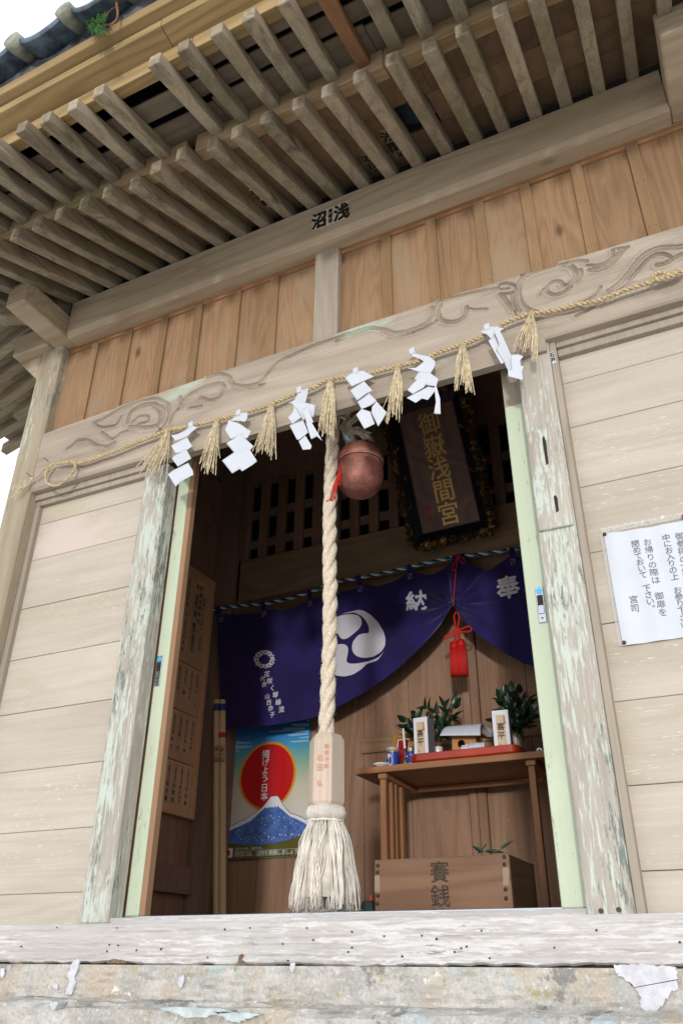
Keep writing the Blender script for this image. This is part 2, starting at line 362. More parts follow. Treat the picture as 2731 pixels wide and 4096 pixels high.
M['plqedge'] = plain('plum_lacquer_edge', '#5a2a30', .35); M['plqframe'] = plain('black_frame_lacquer', '#14161a', .32, 0, .2, 20)
def cloth():
    t = NT('purple_curtain_cloth'); p, r, tc = t.base()
    f = t.noise(tc, 5, 3, .5); wv = t.noise(t.vmath('MULTIPLY', tc, (900, 900, 900)), 1, 1, .5)
    t.set(t.b.inputs['Base Color'], t.mix(t.step(f, .3, .7), lin('#1f1748'), lin('#281e5c')))
    t.b.inputs['Roughness'].default_value = .85; t.b.inputs['Sheen Weight'].default_value = .25; t.b.inputs['Specular IOR Level'].default_value = .2
    t.bump(wv, .15, .001); return t.mat
M['cloth'] = cloth()
def poster_mat():
    t = NT('poster_sky_print'); tc = t.t.nodes.new('ShaderNodeTexCoord').outputs['Object']
    sp = t.n('ShaderNodeSeparateXYZ'); t.set(sp.inputs[0], tc); z = t.math('DIVIDE', sp.outputs[2], .674)
    cr = t.n('ShaderNodeValToRGB'); t.set(cr.inputs[0], z); e = cr.color_ramp.elements
    e[0].position = .30; e[0].color = lin('#d6d2c8'); e[1].position = 1.0; e[1].color = lin('#1f6fc0')
    for ps, c in ((.5, '#d2cdb4'), (.68, '#8fb7a0'), (.80, '#4f9fb8'), (.9, '#2f86cc')): q = e.new(ps); q.color = lin(c)
    t.set(t.b.inputs['Base Color'], cr.outputs[0]); t.b.inputs['Roughness'].default_value = .5; return t.mat
M['psky'] = poster_mat()
M['psun'] = plain('poster_red', '#c4151a', .5); M['psunr'] = plain('poster_orange', '#d8941c', .5); M['pmount'] = plain('poster_blue_mountain', '#4c70b6', .5, 0, .4, 45)
M['polive'] = plain('poster_olive', '#5d5a24', .5); M['pcloud'] = plain('poster_cloud', '#8fc0e0', .5); M['pline'] = plain('poster_navy_line', '#22304a', .5)

# ================================================================== ground
mb = MB(); mb.box(-120, -120, -.3, 120, 120, 0, .3)
g_ = mb.build('ground', M['gravel']); g_['kind'] = 'structure'

# ================================================================== shrine building
XC = -1.145; XL, XR = -2.66, 0.37            # centre line, outer column lines
BO = (XC, 0, 0)
B = thing('shrine_building', 'weathered wooden shrine hall with its sliding doors open under deep double rafter eaves', 'shrine', BO)
def part(mb, name, mat, bevel=0, parent=None, **k): return mb.build(name, mat, parent or B, bevel=bevel, **k)

# concrete plinth with a rough top edge, white paint patch and drips
def rough_block(x0, x1, yf, yb, z0, z1, nx, nz, amp, seed):
    q = MB(); R = np.random.default_rng(seed); X = np.linspace(x0, x1, nx); Z = np.linspace(z0, z1, nz)
    def wob(n): 
        a = R.normal(size=n); 
        for _ in range(3): a[1:-1] = (a[:-2] + a[1:-1] + a[2:]) / 3
        return a
    D = np.array([wob(nx) for _ in range(nz)]) * amp
    G = [[(X[i], yf + D[j, i], Z[j]) for i in range(nx)] for j in range(nz)]
    q.grid(G, .5)
    top = [[(X[i], yf + D[-1, i], z1) for i in range(nx)], [(X[i], yb, z1) for i in range(nx)]]; q.grid(top, .5)
    return q
q = rough_block(-5, 3, -.15, 2.5, .80, 1.006, 900, 24, .0035, 1)
fo = part(q, 'foundation', M['conc'])
# white paint left on the plinth (worn patches, a few mm thick)
def blob(cx, cz, rx, rz, seed, n=40, y=-.158, th=.006):
    q = MB()
    R = np.random.default_rng(seed); a = np.linspace(0, 2*math.pi, n, endpoint=False)
    k = 1 + .25*np.sin(2*a+R.uniform(0, 6)) * R.uniform(.4, 1) + .16*np.sin(5*a+R.uniform(0, 6)) + .08*np.sin(11*a+R.uniform(0, 6)) + .06*R.normal(size=n)
    q.prism([(cx + rx*k[i]*math.cos(a[i]), cz + rz*k[i]*math.sin(a[i])) for i in range(n)], y, y + th); part(q, 'paint_residue', M['plaster'], parent=fo)
zr = zoomed(1365, 3072, .8712)
def at_z(x, y, Y=-.155): p = spot(*zr(x, y), Y); return p[0], p[2]
def jag(P, amp, seed, n=9):
    R = np.random.default_rng(seed); out = []
    for a, b in zip(P, P[1:] + P[:1]):
        for k in range(n): f = k/n; out.append((a[0] + (b[0]-a[0])*f + R.normal()*amp, a[1] + (b[1]-a[1])*f + R.normal()*amp))
    return out
pts = [(1248, 905), (1260, 940), (1300, 970), (1330, 990), (1345, 1010), (1360, 1030), (1375, 1060), (1365, 1085), (1385, 1110), (1440, 1118), (1480, 1085), (1500, 1040), (1545, 1010), (1540, 960), (1535, 912), (1400, 902)]
q = MB(); q.prism(jag([at_z(*p) for p in pts], .0016, 1), -.1575, -.152); part(q, 'paint_residue', M['plaster'], parent=fo)
z7 = zoomed(0, 3072, .8706)
drip = [(345, 880), (368, 880), (360, 920), (345, 960), (352, 985), (340, 1010), (335, 1040), (305, 1042), (308, 1015), (325, 980), (312, 955), (325, 930), (330, 905)]
q = MB(); q.prism(jag([tuple(spot(*z7(*p), -.155)[[0, 2]]) for p in drip], .0009, 2, 4), -.1575, -.152)
part(q, 'paint_residue', M['plaster'], parent=fo)
for (a, b, s_) in ((835, 980, .011), (15, 940, .010), (1345, 915, .008), (258, 1003, .008)):
    p = spot(*z7(a, b), -.155); blob(p[0], p[2], s_, s_, int(a), y=-.158, th=.005)

# bleached sill with broken lower edge
nx = 700; X = np.linspace(-4.2, 2.2, nx); R = np.random.default_rng(5)
def nz1(n, sm):
    a = R.normal(size=n); k = np.ones(sm) / sm; a = np.convolve(a, k, 'same'); return a / (a.std() + 1e-9)
bot = 1.008 + .0022 * nz1(nx, 18) + .0015 * nz1(nx, 5)
cx_ = spot(*z7(1135, 830), -.1)[0]
Zs = np.linspace(0, 1, 22); rows = []
rough = np.array([nz1(nx, 60) for _ in Zs]) * .0007 + np.array([nz1(nx, 6) for _ in Zs]) * .0006
for j, t in enumerate(Zs):
    z = bot + (1.113 - bot) * t
    yf = -.10 + rough[j] + .005 * max(0, (t - .93) / .07)
    hole = np.exp(-(((X - cx_) / .028) ** 2 + ((z - 1.045) / .024) ** 2) ** 1.5); yf = yf + .012 * hole
    yf = yf + .01 * (t < .03)
    rows.append([(X[i], yf[i], z[i]) for i in range(nx)])
q = MB(); q.grid(rows, .4); q.grid([rows[-1], [(x, .12, 1.113) for x in X]], .4); q.grid([[(x, .05, b) for x, b in zip(X, bot)], rows[0]], .4)
sill = part(q, 'sill', M['sill'])
q = MB(); r7 = [(100, 820), (265, 733), (540, 735), (505, 812), (545, 815), (495, 842), (630, 837), (742, 832), (1035, 742), (1150, 735), (1300, 808), (1410, 735), (1325, 885), (1440, 790), (955, 870)]
for (a, b) in r7:
    p = spot(*z7(a, b), -.1); q = MB(); q.tube([(p[0], -.1035, p[2]), (p[0], -.09, p[2])], .0018 + .0008 * random.random(), 8); part(q, 'nail_hole', M['hole'], parent=sill)
for (a, b) in [(50, 752), (197, 772), (370, 770), (437, 785), (643, 747), (550, 828), (575, 820), (280, 865), (50, 825), (680, 873), (977, 825), (1170, 745), (1552, 800), (33, 845), (520, 845)]:
    p = spot(*zr(a, b), -.1); q = MB(); q.tube([(p[0], -.1035, p[2]), (p[0], -.09, p[2])], .0018 + .0008 * random.random(), 8); part(q, 'nail_hole', M['hole'], parent=sill)
q = MB(); p = spot(*z7(540, 862), -.1)
q.prism([(p[0]-.035, 1.014), (p[0]-.01, 1.021), (p[0]+.03, 1.017), (p[0]+.04, 1.010), (p[0]-.03, 1.009)], -.1035, -.09)
p = spot(*z7(1140, 860), -.1); q.prism([(p[0]-.03, 1.012), (p[0]-.026, 1.03), (p[0]-.018, 1.033), (p[0]-.02, 1.02), (p[0]-.005, 1.012)], -.1035, -.085)
part(q, 'rotten_patch', plain('rotten_wood', '#7d6552', .9, 0, .4, 120), parent=sill)

# threshold + metal track
q = MB(); q.box(-1.855, -.015, 1.1135, -.412, .13, 1.131); part(q, 'threshold', M['sill'], .002)
q = MB(); q.box(-1.86, .045, 1.132, -.36, .125, 1.1385); part(q, 'door_track', M['alu'], .0012)

# posts
q = MB(); q.box(-2.733, -.05, 1.114, -2.592, .09, 3.83); part(q, 'corner_post', M['postdry'], .006)
q = MB(); q.box(2*XC+2.592, -.05, 1.114, 2*XC+2.733, .09, 3.83); part(q, 'corner_post', M['postdry'], .006)
q = MB(); q.box(-1.962, -.03, 1.114, -1.852, .045, 2.79, .37); part(q, 'door_post', M['post'], .006)
q = MB(); q.box(-1.985, -.008, 1.114, -1.9625, .04, 2.835, .6); part(q, 'door_post_trim', M['post'], .002)
q = MB(); q.box(-.412, -.03, 1.114, -.3015, .045, 2.855, .81); part(q, 'door_post', M['post'], .003)
q = MB(); q.box(-.301, -.022, 1.114, -.2795, .04, 2.853, .2); part(q, 'door_post_trim', M['strut'], .002)
q = MB()                                           # thicker board with two key slots on the right post
c4 = zoomed(1365, 1024, .8712); zl0 = spot(*c4(920, 795), -.035)[2]; zl1 = spot(1365 + 960*.8712, 2048 + 80*.8712, -.035)[2]
q.box(-.409, -.040, zl1, -.306, -.0305, zl0, .55); lb = part(q, 'latch_board', M['post'], .003)
q = MB()
for a, b in ((935, 890), (985, 1135)):
    p = spot(*c4(a, b), -.042); h = .055 if b < 1000 else .03
    q.prism([(p[0]-.004, p[2]-h), (p[0]+.004, p[2]-h*.9), (p[0]+.0055, p[2]+h*.6), (p[0]+.001, p[2]+h), (p[0]-.005, p[2]+h*.8)], -.0412, -.036)
part(q, 'key_slot', M['hole'], parent=lb)
q = MB()
dz = zoomed(2131, 3300, .38265)
for a, b in ((708, 898), (892, 885)):
    p = spot(*dz(a, b), -.032); q.tube([(p[0], -.0325, p[2]), (p[0], -.02, p[2])], .006, 10)
part(q, 'post_nail', M['nail'])
q = MB(); q.box(-2.591, -.015, 2.80, -1.9855, .04, 2.8285); q.box(-2.591, -.002, 2.775, -1.9855, .04, 2.7995); q.box(-2.591, -.002, 1.114, -2.568, .04, 2.7745)
part(q, 'wall_trim', M['strut'], .002)
q = MB(); q.box(-.279, -.015, 2.82, .33, .04, 2.8515); q.box(-.279, -.002, 2.79, .33, .04, 2.8195); part(q, 'wall_trim', M['strut'], .002)

# horizontal siding
def siding(x0, x1, ztop):
    q = MB(); Z = [1.114, 1.211, 1.409, 1.624, 1.845, 2.067, 2.29, 2.514, 2.69, ztop]
    for a, b in zip(Z[:-1], Z[1:]):
        q.box(x0, .0205 + .0015*random.random(), a + .0006, x1, .05, b - .0006 - .0012*random.random())
    q.box(x0, .04, 1.114, x1, .06, ztop, .9); return q
part(siding(-2.60, -1.975, 2.85), 'lower_siding', M['siding'], .0015)
part(siding(-.29, .33, 2.86), 'lower_siding', M['siding'], .0015)

# thin lintel board under the carved beam (its underside shows orange wood)
q = MB(); q.box(-1.85, -.034, 2.8035, -.415, -.012, 2.83); part(q, 'lintel', M['fresh'], .001)

# ------------------------------------------------------------------ carved beam: real grooves in a fine grid
z6 = zoomed(2000, 950, .4662); r3 = zoomed(0, 1024, .8706)
curves = []
def carve(pts, zf, wd=.006, dp=.006, Y=-.05): 
    P = np.array([spot(*zf(*p), Y)[[0, 2]] for p in pts])
    d = np.r_[0, np.cumsum(np.linalg.norm(np.diff(P, axis=0), axis=1))]; t = np.linspace(0, d[-1], max(8, int(d[-1] / .004)))
    Q = np.stack([np.interp(t, d, P[:, 0]), np.interp(t, d, P[:, 1])], 1)
    for _ in range(30): Q[1:-1] = (Q[:-2] + 2*Q[1:-1] + Q[2:]) / 4
    curves.append((Q, wd, dp))
for pts, wd, dp in [
    ([(1700,60),(1568,85),(1450,95),(1350,95),(1250,140),(1190,195),(1130,280),(1060,370),(990,430),(930,470)], .010, .007),
    ([(1700,130),(1568,140),(1470,190),(1440,230),(1340,245)], .008, .007),
    ([(1470,190),(1440,150),(1350,140),(1260,195),(1200,270),(1130,350),(1060,420),(980,465),(930,480)], .007, .006),
    ([(860,430),(830,490),(760,540),(700,560)], .006, .005), ([(940,475),(870,560),(790,610),(710,650),(650,680)], .006, .005),
    ([(960,115),(980,150),(960,190),(900,230),(830,248),(745,245)], .006, .006), ([(1090,90),(1040,130),(1000,195),(930,255),(860,290),(760,285)], .007, .006),
    ([(1030,100),(1000,160),(950,220),(880,262),(800,270)], .005, .005), ([(960,115),(1000,95),(1050,85),(1090,95)], .005, .005),
    ([(740,210),(700,200),(640,205),(580,225),(540,240)], .007, .005), ([(530,240),(590,240),(640,280),(660,330),(640,370),(600,400)], .009, .007),
    ([(690,285),(700,330),(670,380),(600,410),(545,420)], .007, .006), ([(540,420),(540,385),(490,370),(420,395),(385,440),(400,490),(470,505),(550,480),(600,430)], .007, .006),
    ([(385,440),(340,460),(340,500)], .005, .004), ([(470,240),(340,280),(250,310),(190,345),(160,400),(150,470),(165,550),(200,610),(270,645),(400,672),(560,650),(670,620)], .010, .007),
    ([(180,330),(215,345),(230,325),(205,320)], .004, .004),
    ([(0,410),(50,390),(110,405),(150,440),(140,480),(60,490),(0,490)], .006, .006), ([(0,450),(40,430),(75,440)], .004, .004),
    ([(100,480),(105,560),(135,640)], .006, .006), ([(135,470),(140,560),(175,640)], .005, .006), ([(0,500),(50,560),(100,630)], .006, .006), ([(30,500),(80,570),(110,620)], .004, .005)]:
    carve(pts, z6, wd, dp)
for pts, wd, dp in [
    ([(440,270),(425,250),(450,210),(540,185),(660,160),(720,150)], .007, .005), ([(455,225),(440,260),(455,300),(500,310),(550,300),(575,270),(575,240)], .008, .007),
    ([(415,240),(420,280),(390,315),(330,340),(250,360),(200,340),(130,330),(60,350),(-20,395)], .008, .006), ([(440,300),(390,330),(320,360),(235,368),(190,350)], .006, .005),
    ([(575,240),(620,250),(640,240),(670,245)], .004, .004), ([(470,215),(440,200),(500,190)], .004, .004)]:
    carve(pts, c4, wd, dp)
for pts, wd, dp in [
    ([(310,890),(340,870),(350,850),(400,845),(440,870),(490,882),(530,860)], .008, .006), ([(590,765),(600,720),(650,690),(710,680),(755,705),(755,755),(720,785),(660,795),(600,790)], .010, .007),
    ([(610,765),(640,735),(690,735),(690,760),(640,775)], .006, .005), ([(430,770),(480,750),(560,700),(640,670),(720,655),(775,680),(785,730),(760,780),(720,820)], .008, .006),
    ([(440,775),(470,790),(540,780),(560,740)], .006, .006), ([(830,650),(850,690),(800,720),(785,770)], .007, .006), ([(830,690),(870,640),(950,600),(1020,585),(1040,615),(1010,655),(960,670),(925,655)], .009, .006),
    ([(955,560),(1015,540),(1065,560),(1060,590),(1120,603),(1190,590),(1235,540),(1275,490),(1350,455),(1450,410),(1600,360)], .008, .006), ([(1080,600),(1150,612),(1215,590)], .005, .005),
    ([(470,810),(520,850),(560,810),(620,800)], .006, .005), ([(700,690),(740,720),(735,760)], .005, .005), ([(870,700),(930,690)], .005, .004)]:
    carve(pts, r3, wd, dp)
nx, nz = 1450, 170; X = np.linspace(-2.592, 2*XC + 2.592, nx)
topz = 3.137 + .028 * (1 - ((X - XC) / 1.45) ** 2)
sd_ = np.abs(X - XC)                                 # the beam hangs lower over the door
botz = np.where((X > -1.966) & (X < -.306), 2.796, 2.8285 + .012 * (X > XC))
Tz = np.linspace(0, 1, nz); B0 = np.full(nx, 2.8285); GZ = B0[None, :] + (topz - B0)[None, :] * Tz[:, None] + (botz - B0)[None, :] * np.clip(1 - Tz / .10, 0, 1)[:, None]; GX = np.broadcast_to(X, GZ.shape)
dep = np.zeros_like(GZ)
for Q, wd, dp in curves:
    x0, x1, y0, y1 = Q[:, 0].min()-.03, Q[:, 0].max()+.03, Q[:, 1].min()-.03, Q[:, 1].max()+.03
    sel = (GX > x0) & (GX < x1) & (GZ > y0) & (GZ < y1)
    if not sel.any(): continue
    gx, gz = GX[sel], GZ[sel]
    d = np.sqrt(((gx[:, None]-Q[None, :, 0])**2 + (gz[:, None]-Q[None, :, 1])**2).min(1))
    g_1 = dp * 1.7 * np.exp(-(d/(wd*.72))**2); lip = -dp * .9 * np.exp(-((d - wd*1.7)/(wd*.8))**2)
    cur = dep[sel]; dep[sel] = np.where(g_1 > .0012, np.maximum(cur, g_1), np.where(cur > .0012, cur, np.minimum(cur, lip)))
rr = np.array([nz1(nx, 90) for _ in Tz]) * .0003
GY = -.05 + dep + rr + .006 * np.clip((.04 - Tz) / .04, 0, 1)[:, None]
q = MB(); q.grid(np.stack([GX, GY, GZ], -1), .3)
q.grid([[(X[i], GY[-1, i], topz[i]) for i in range(nx)], [(X[i], .05, topz[i]) for i in range(nx)]], .3)
q.grid([[(X[i], .04, 3.0) for i in range(nx)], [(X[i], -.0125, 2.95) for i in range(nx)], [(X[i], -.0125, botz[i]) for i in range(nx)], [(X[i], GY[0, i], botz[i]) for i in range(nx)]], .3)
part(q, 'carved_beam', M['carved'], smooth=False)

# upper board wall with battens
BX = [-2.421, -2.216, -2.008, -1.813, -1.607, -1.413, -.884, -.689, -.487, -.301, -.105, .099]
q = MB(); ed = [-2.6] + BX[:6] + [-1.145] + BX[6:] + [.31]
for a, b in zip(ed[:-1], ed[1:]): q.box(a + .0006, .0 + .001*random.random(), 3.10, b - .0006, .03, 3.672)
q.box(-2.6, .02, 3.1, .31, .045, 3.672, .4); us = part(q, 'upper_siding', M['upper'])
for x in BX:
    q = MB(); q.box(x - .021, -.012, 3.10, x + .021, -.0002, 3.668 - .01); part(q, 'batten', M['batten'], .0015, parent=us)
q = MB()
for x in BX:
    for z in (3.22, 3.45, 3.62):
        for s in (-.011, .012): q.tube([(x+s, -.0135, z), (x+s, -.011, z)], .0018, 6)
part(q, 'siding_nail', M['steel'], parent=us)
q = MB(); xs = sorted(ed)
for a, b in zip(xs[:-1], xs[1:]):                   # fresh-cut strip between battens
    l = a + (.022 if a in BX else .0); r = b - (.022 if b in BX else .0)
    if a == -1.145: l += .056
    if b == -1.145: r -= .056
    q.box(l, -.0095, 3.645, r, -.0003, 3.6675)
q.box(-2.6, -.02, 3.6605, .31, -.0, 3.6725)
part(q, 'batten_strip', M['fresh'], parent=us)
q = MB(); q.box(XC - .055, -.035, 3.12, XC + .055, .0, 3.672); part(q, 'strut', M['strut'], .003)
q = MB(); q.hexa([(-2.535, -.085, 3.664), (.245, -.085, 3.664), (.245, .1, 3.664), (-2.535, .1, 3.664), (-2.535, -.1, 3.69), (.245, -.1, 3.69), (.245, .1, 3.69), (-2.535, .1, 3.69)], .3)
q.box(-2.535, -.1, 3.69, .245, .1, 3.884, .3); part(q, 'eave_beam', M['beam'], .003)
# beam noses at the corners
q = MB(); q.box(-2.655, -.37, 3.672, -2.5355, .12, 3.80, .2); part(q, 'beam_nose', M['newraft'].copy() if 0 else M['beam'], .006)
q = MB(); q.box(-2.885, -.1, 3.664, -2.6555, .10, 3.80, .7); part(q, 'beam_nose', M['beam'], .008)
q = MB(); q.prism([(-2.878, 3.6635), (-2.85, 3.63), (-2.734, 3.51), (-2.734, 3.6635)], -.045, .09, .6); part(q, 'bracket_arm', M['beam'], .006)
q = MB(); q.box(.2455, -.37, 3.672, .365, .12, 3.80, .25); part(q, 'beam_nose', M['beam'], .006)
q = MB(); q.box(.3655, -.1, 3.664, .60, .10, 3.80, .75); part(q, 'beam_nose', M['beam'], .008)

# ------------------------------------------------------------------ eaves
LS, FS = .426, .289                                  # slopes of the two rafter tiers
def lz(y): return 3.885 + (y + .1) * LS             # underside of lower rafters
def fz(y): return 3.758 + (y + .652) * FS           # underside of flying rafters
RW, RH, FH = .047, .066, .058
def rafter_mesh(name, y0, y1, zf, h, mat, axis='Y'):
    q = MB(); hw = RW / 2
    for k in (0,):
        a, b = (y0, zf(y0)), (y1, zf(y1))
        p = [(-hw, b[0], b[1]), (hw, b[0], b[1]), (hw, a[0], a[1]), (-hw, a[0], a[1])]
        q.hexa(p + [(x, y, z + h) for x, y, z in p], 0)
    V = np.array(q.v) - np.array([0, 0, 3.8]); q.v = [tuple(v) for v in V]
    return q
xs_f = [.182 - RW/2 - .1221*k for k in range(-3, 31)]
HX, HY = -2.62, -.06                                 # hip start
lo_in = lambda x: -.06 if x > HX else HY - (HX - x) - .03
def rows(name, xs, y0f, y1, zf, h):
    cache = {}; made = []
    for x in xs:
        y0 = y0f(x)
        if y0 - y1 < .05: continue
        key = round(y0, 3)
        if key not in cache:
            q = rafter_mesh(name, y0, y1, zf, h, None)
            me = bpy.data.meshes.new(name); me.from_pydata(q.v, [], q.f); me.materials.append(M['rafter'])
            at = me.attributes.new('rnd', 'FLOAT', 'FACE'); at.data.foreach_set('value', np.zeros(len(q.f), np.float32))
            o = bpy.data.objects.new(name, me); COL.objects.link(o)
            bv = o.modifiers.new('bevel', 'BEVEL'); bv.width = .003; bv.segments = 1
            cache[key] = o
        else:
            o = cache[key].copy(); COL.objects.link(o)
        o.parent = B; o.location = (x - XC + random.gauss(0, .0025), 0, 3.8 + random.gauss(0, .0008)); made.append(o)
        o.rotation_euler.z = random.gauss(0, .005); o.scale = (1 + random.gauss(0, .04), 1 + random.gauss(0, .010), 1)
    return made, cache
lower, lcache = rows('base_rafter', xs_f, lo_in, -.675, lz, RH)
GAPX = sum(spot(*zoomed(500, 400, .38265)(x, 385), -.645)[0] for x in (650, 750))/2      # one flying rafter is missing over the empty notch
fly, fcache = rows('flying_rafter', [x + .006 for x in xs_f if x != min(xs_f, key=lambda v: abs(v - GAPX))], lambda x: -.60 if x > -3.1 else -.60 - (-3.1 - x), -1.017, fz, FH)
NEWX = spot(1100 + 945*.38265, 690*.38265, -.65)[0] - .0
for o in fly:                                        # one replaced rafter of newer, redder wood
    if abs(o.location.x + XC - min(xs_f, key=lambda v: abs(v - NEWX))) < .02:
        o.data = o.data.copy(); o.data.materials.clear(); o.data.materials.append(M['newraft']); o['label'] = 'newer reddish brown rafter'
# left side eaves: the same rafters turned to run outwards from the side wall
def side_rows(name, ys, x1, zf, h, inn):
    proto = None
    for y in ys:
        i0 = inn(y)
        if i0 - x1 < .05: continue
        q = rafter_mesh(name, i0, x1, zf, h, None); V = [(v[1], -v[0], v[2]) for v in q.v]
        if proto is None or round(i0, 3) != proto[0]:
            me = bpy.data.meshes.new(name); me.from_pydata(V, [], q.f); me.materials.append(M['raftx'])
            at = me.attributes.new('rnd', 'FLOAT', 'FACE'); at.data.foreach_set('value', np.zeros(len(q.f), np.float32))
            o = bpy.data.objects.new(name, me); COL.objects.link(o); proto = (round(i0, 3), o)
            bv = o.modifiers.new('bevel', 'BEVEL'); bv.width = .003; bv.segments = 1
        else: o = proto[1].copy(); COL.objects.link(o)
        o.parent = B; o.location = (HX + .06 - XC, y, 3.8)
ys_s = [-.56 + .12*k for k in range(0, 26)]
side_rows('base_rafter', ys_s, -.675, lz, RH, lambda y: -.06 if y > HY else -.06 + (y - HY))
side_rows('flying_rafter', ys_s, -1.017, fz, FH, lambda y: -.60)
# hip rafter
q = MB(); d_ = np.array([-1, -1, -.0]) / math.sqrt(2); n_ = np.array([1, -1, 0]) / math.sqrt(2) * .04
def hipz(t): return 3.84 - t * .30
p0 = np.array([HX + .02, HY + .02, 0]); 
a = p0 + np.array([0, 0, hipz(0)]); b = p0 + d_ * .95 + np.array([0, 0, hipz(.95)])
q.hexa([b - n_, b + n_, a + n_, a - n_] + [v + np.array([0, 0, .13]) for v in (b - n_, b + n_, a + n_, a - n_)], .4)
part(q, 'hip_rafter', M['rafter'], .006)
# kioi purlin, in slightly uneven lengths, with one missing block
ms = MB()
def along(x0, x1, sec, r=None, mbx=None):            # profile (y,z) swept along X
    n = len(sec); vs = [(x0, y, z) for y, z in sec] + [(x1, y, z) for y, z in sec]
    (mbx or ms).add(vs, [tuple(range(n-1, -1, -1)), tuple(range(n, 2*n))] + [(i, (i+1) % n, n+(i+1) % n, n+i) for i in range(n)], r)
def alongy(y0, y1, sec, x_at, r=None, mbx=None):     # the same profile on the left side eave
    n = len(sec); vs = [(x_at + y, y0, z) for y, z in sec] + [(x_at + y, y1, z) for y, z in sec]
    (mbx or ms).add(vs, [tuple(range(n)), tuple(range(2*n-1, n-1, -1))] + [(i, n+i, n+(i+1) % n, (i+1) % n) for i in range(n)], r)
k0 = lz(-.645) + RH + .0015; k1 = lz(-.565) + RH + .0015
kio = [(-.645, k0), (-.565, k1), (-.565, k1 + .07), (-.645, k0 + .098)]
zz = zoomed(500, 400, .38265); gx0, gx1 = spot(*zz(650, 400), -.645)[0], spot(*zz(750, 370), -.645)[0]
along(-3.28, gx0, kio, .2); along(gx1, -.62, kio, .5); along(-.618, .9, kio, .8); along(gx0, gx1, [(-.60, k0+.02), (-.565, k1), (-.565, k1 + .06), (-.60, k0 + .06)], .3)
part(ms, 'purlin', M['purlin'], .003)
ms = MB(); SX = HX + .06; alongy(-.60, 2.6, kio, SX, .4); part(ms, 'purlin', M['purlin'], .003)
# kayaoi and the two fascia boards
def fxs(*p): return list(p)
kb = fz(-.975) + FH + .0015; kb2 = fz(-.925) + FH + .0015
kay = [(-.975, kb), (-.925, kb2), (-.925, 3.80), (-.975, 3.80)]
bd1 = [(-1.048, 3.822), (-.95, 3.826), (-.95, 3.856), (-1.048, 3.856)]; bd1[1] = (-.94, 3.8015); bd1[0] = (-1.048, 3.8165)
bd2 = [(-1.082, 3.8665), (-.98, 3.8575), (-.98, 3.92), (-1.082, 3.92)]
ms = MB(); x_j = spot(*zoomed(0, 0, .8706)(890, 150), -.975)[0]
along(-3.6, x_j - .001, kay, .2); along(x_j + .001, 1.2, kay, .7); part(ms, 'eave_board', M['fascia'], .002)
ms = MB(); xj2 = spot(*zoomed(0, 0, .8706)(740, 150), -1.04)[0]
along(-3.67, xj2 - .001, bd1, .1); along(xj2 + .0012, 1.2, bd1, .6); part(ms, 'fascia_board', M['fascia'], .002)
ms = MB(); along(-3.7, .2, bd2, .35); part(ms, 'fascia_board', M['fascia'], .003)
ms = MB(); alongy(-1.0, 2.8, kay, SX, .5); alongy(-1.0, 2.8, bd1, SX, .1); alongy(-1.0, 2.8, bd2, SX, .9); part(ms, 'fascia_board', M['raftx'], .002)
# soffit boards over the rafters, a few slipped or missing
ms = MB(); sy = [-.06, -.24, -.42, -.575]
for j in range(3):
    x = -3.3; R_ = np.random.default_rng(20 + j)
    while x < .75:
        x2 = min(x + R_.uniform(.5, 1.1), .8)
        if not (j == 1 and x < -.62 < x2):
            y0, y1 = sy[j], sy[j+1] + .002
            p = [(x, y1, lz(y1)+RH+.0015), (x2-.002, y1, lz(y1)+RH+.0015), (x2-.002, y0, lz(y0)+RH+.0015), (x, y0, lz(y0)+RH+.0015)]
            ms.hexa(p + [(a, b, c + .012) for a, b, c in p])
        else:
            for xa, xb in ((x, -.675), (-.575, x2)):
                if xb - xa < .05: continue
                y0, y1 = sy[j], sy[j+1] + .002
                p = [(xa, y1, lz(y1)+RH+.0015), (xb, y1, lz(y1)+RH+.0015), (xb, y0, lz(y0)+RH+.0015), (xa, y0, lz(y0)+RH+.0015)]
                ms.hexa(p + [(a, b, c + .012) for a, b, c in p])
        x = x2
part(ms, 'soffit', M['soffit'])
ms = MB(); fy = [-.60, -.78, -.88, -.94]
for j in range(3):
    x = -3.6; R_ = np.random.default_rng(40 + j)
    while x < .75:
        x2 = min(x + R_.uniform(.35, .9), .8); lift = R_.uniform(.001, .02) if j else .0015
        y0, y1 = fy[j], fy[j+1] + (R_.uniform(.004, .03) if j < 2 else .0)
        if not (j == 2 and R_.random() < .3):
            p = [(x, y1, fz(y1)+FH+lift), (x2-.003, y1, fz(y1)+FH+lift), (x2-.003, y0, fz(y0)+FH+lift), (x, y0, fz(y0)+FH+lift)]
            ms.hexa(p + [(a, b, c + .01) for a, b, c in p])
        x = x2
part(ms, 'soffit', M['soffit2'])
ms = MB()
for y0, y1, zf_, hh in ((-.06, -.575, lz, RH), (-.60, -.94, fz, FH)):
    p = [(SX + y1, 2.6, zf_(y1)+hh+.002), (SX + y1, -.9, zf_(y1)+hh+.002), (SX + y0, -.9 if y1 < -.7 else y0, zf_(y0)+hh+.002), (SX + y0, 2.6, zf_(y0)+hh+.002)]
    ms.hexa(p + [(a, b, c + .012) for a, b, c in p], .3)
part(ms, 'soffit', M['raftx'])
# roof deck, closing everything above
q = MB()
q.add([(-3.68, -1.06, 3.93), (1.3, -1.06, 3.93), (.6, 1.3, 5.3), (-2.4, 1.3, 5.3), (-3.68, 3.6, 3.93), (1.3, 3.6, 3.93)], [(0, 1, 2, 3), (3, 2, 5, 4), (0, 3, 4), (1, 5, 2)])
roof = part(q, 'roof', M['dark'])
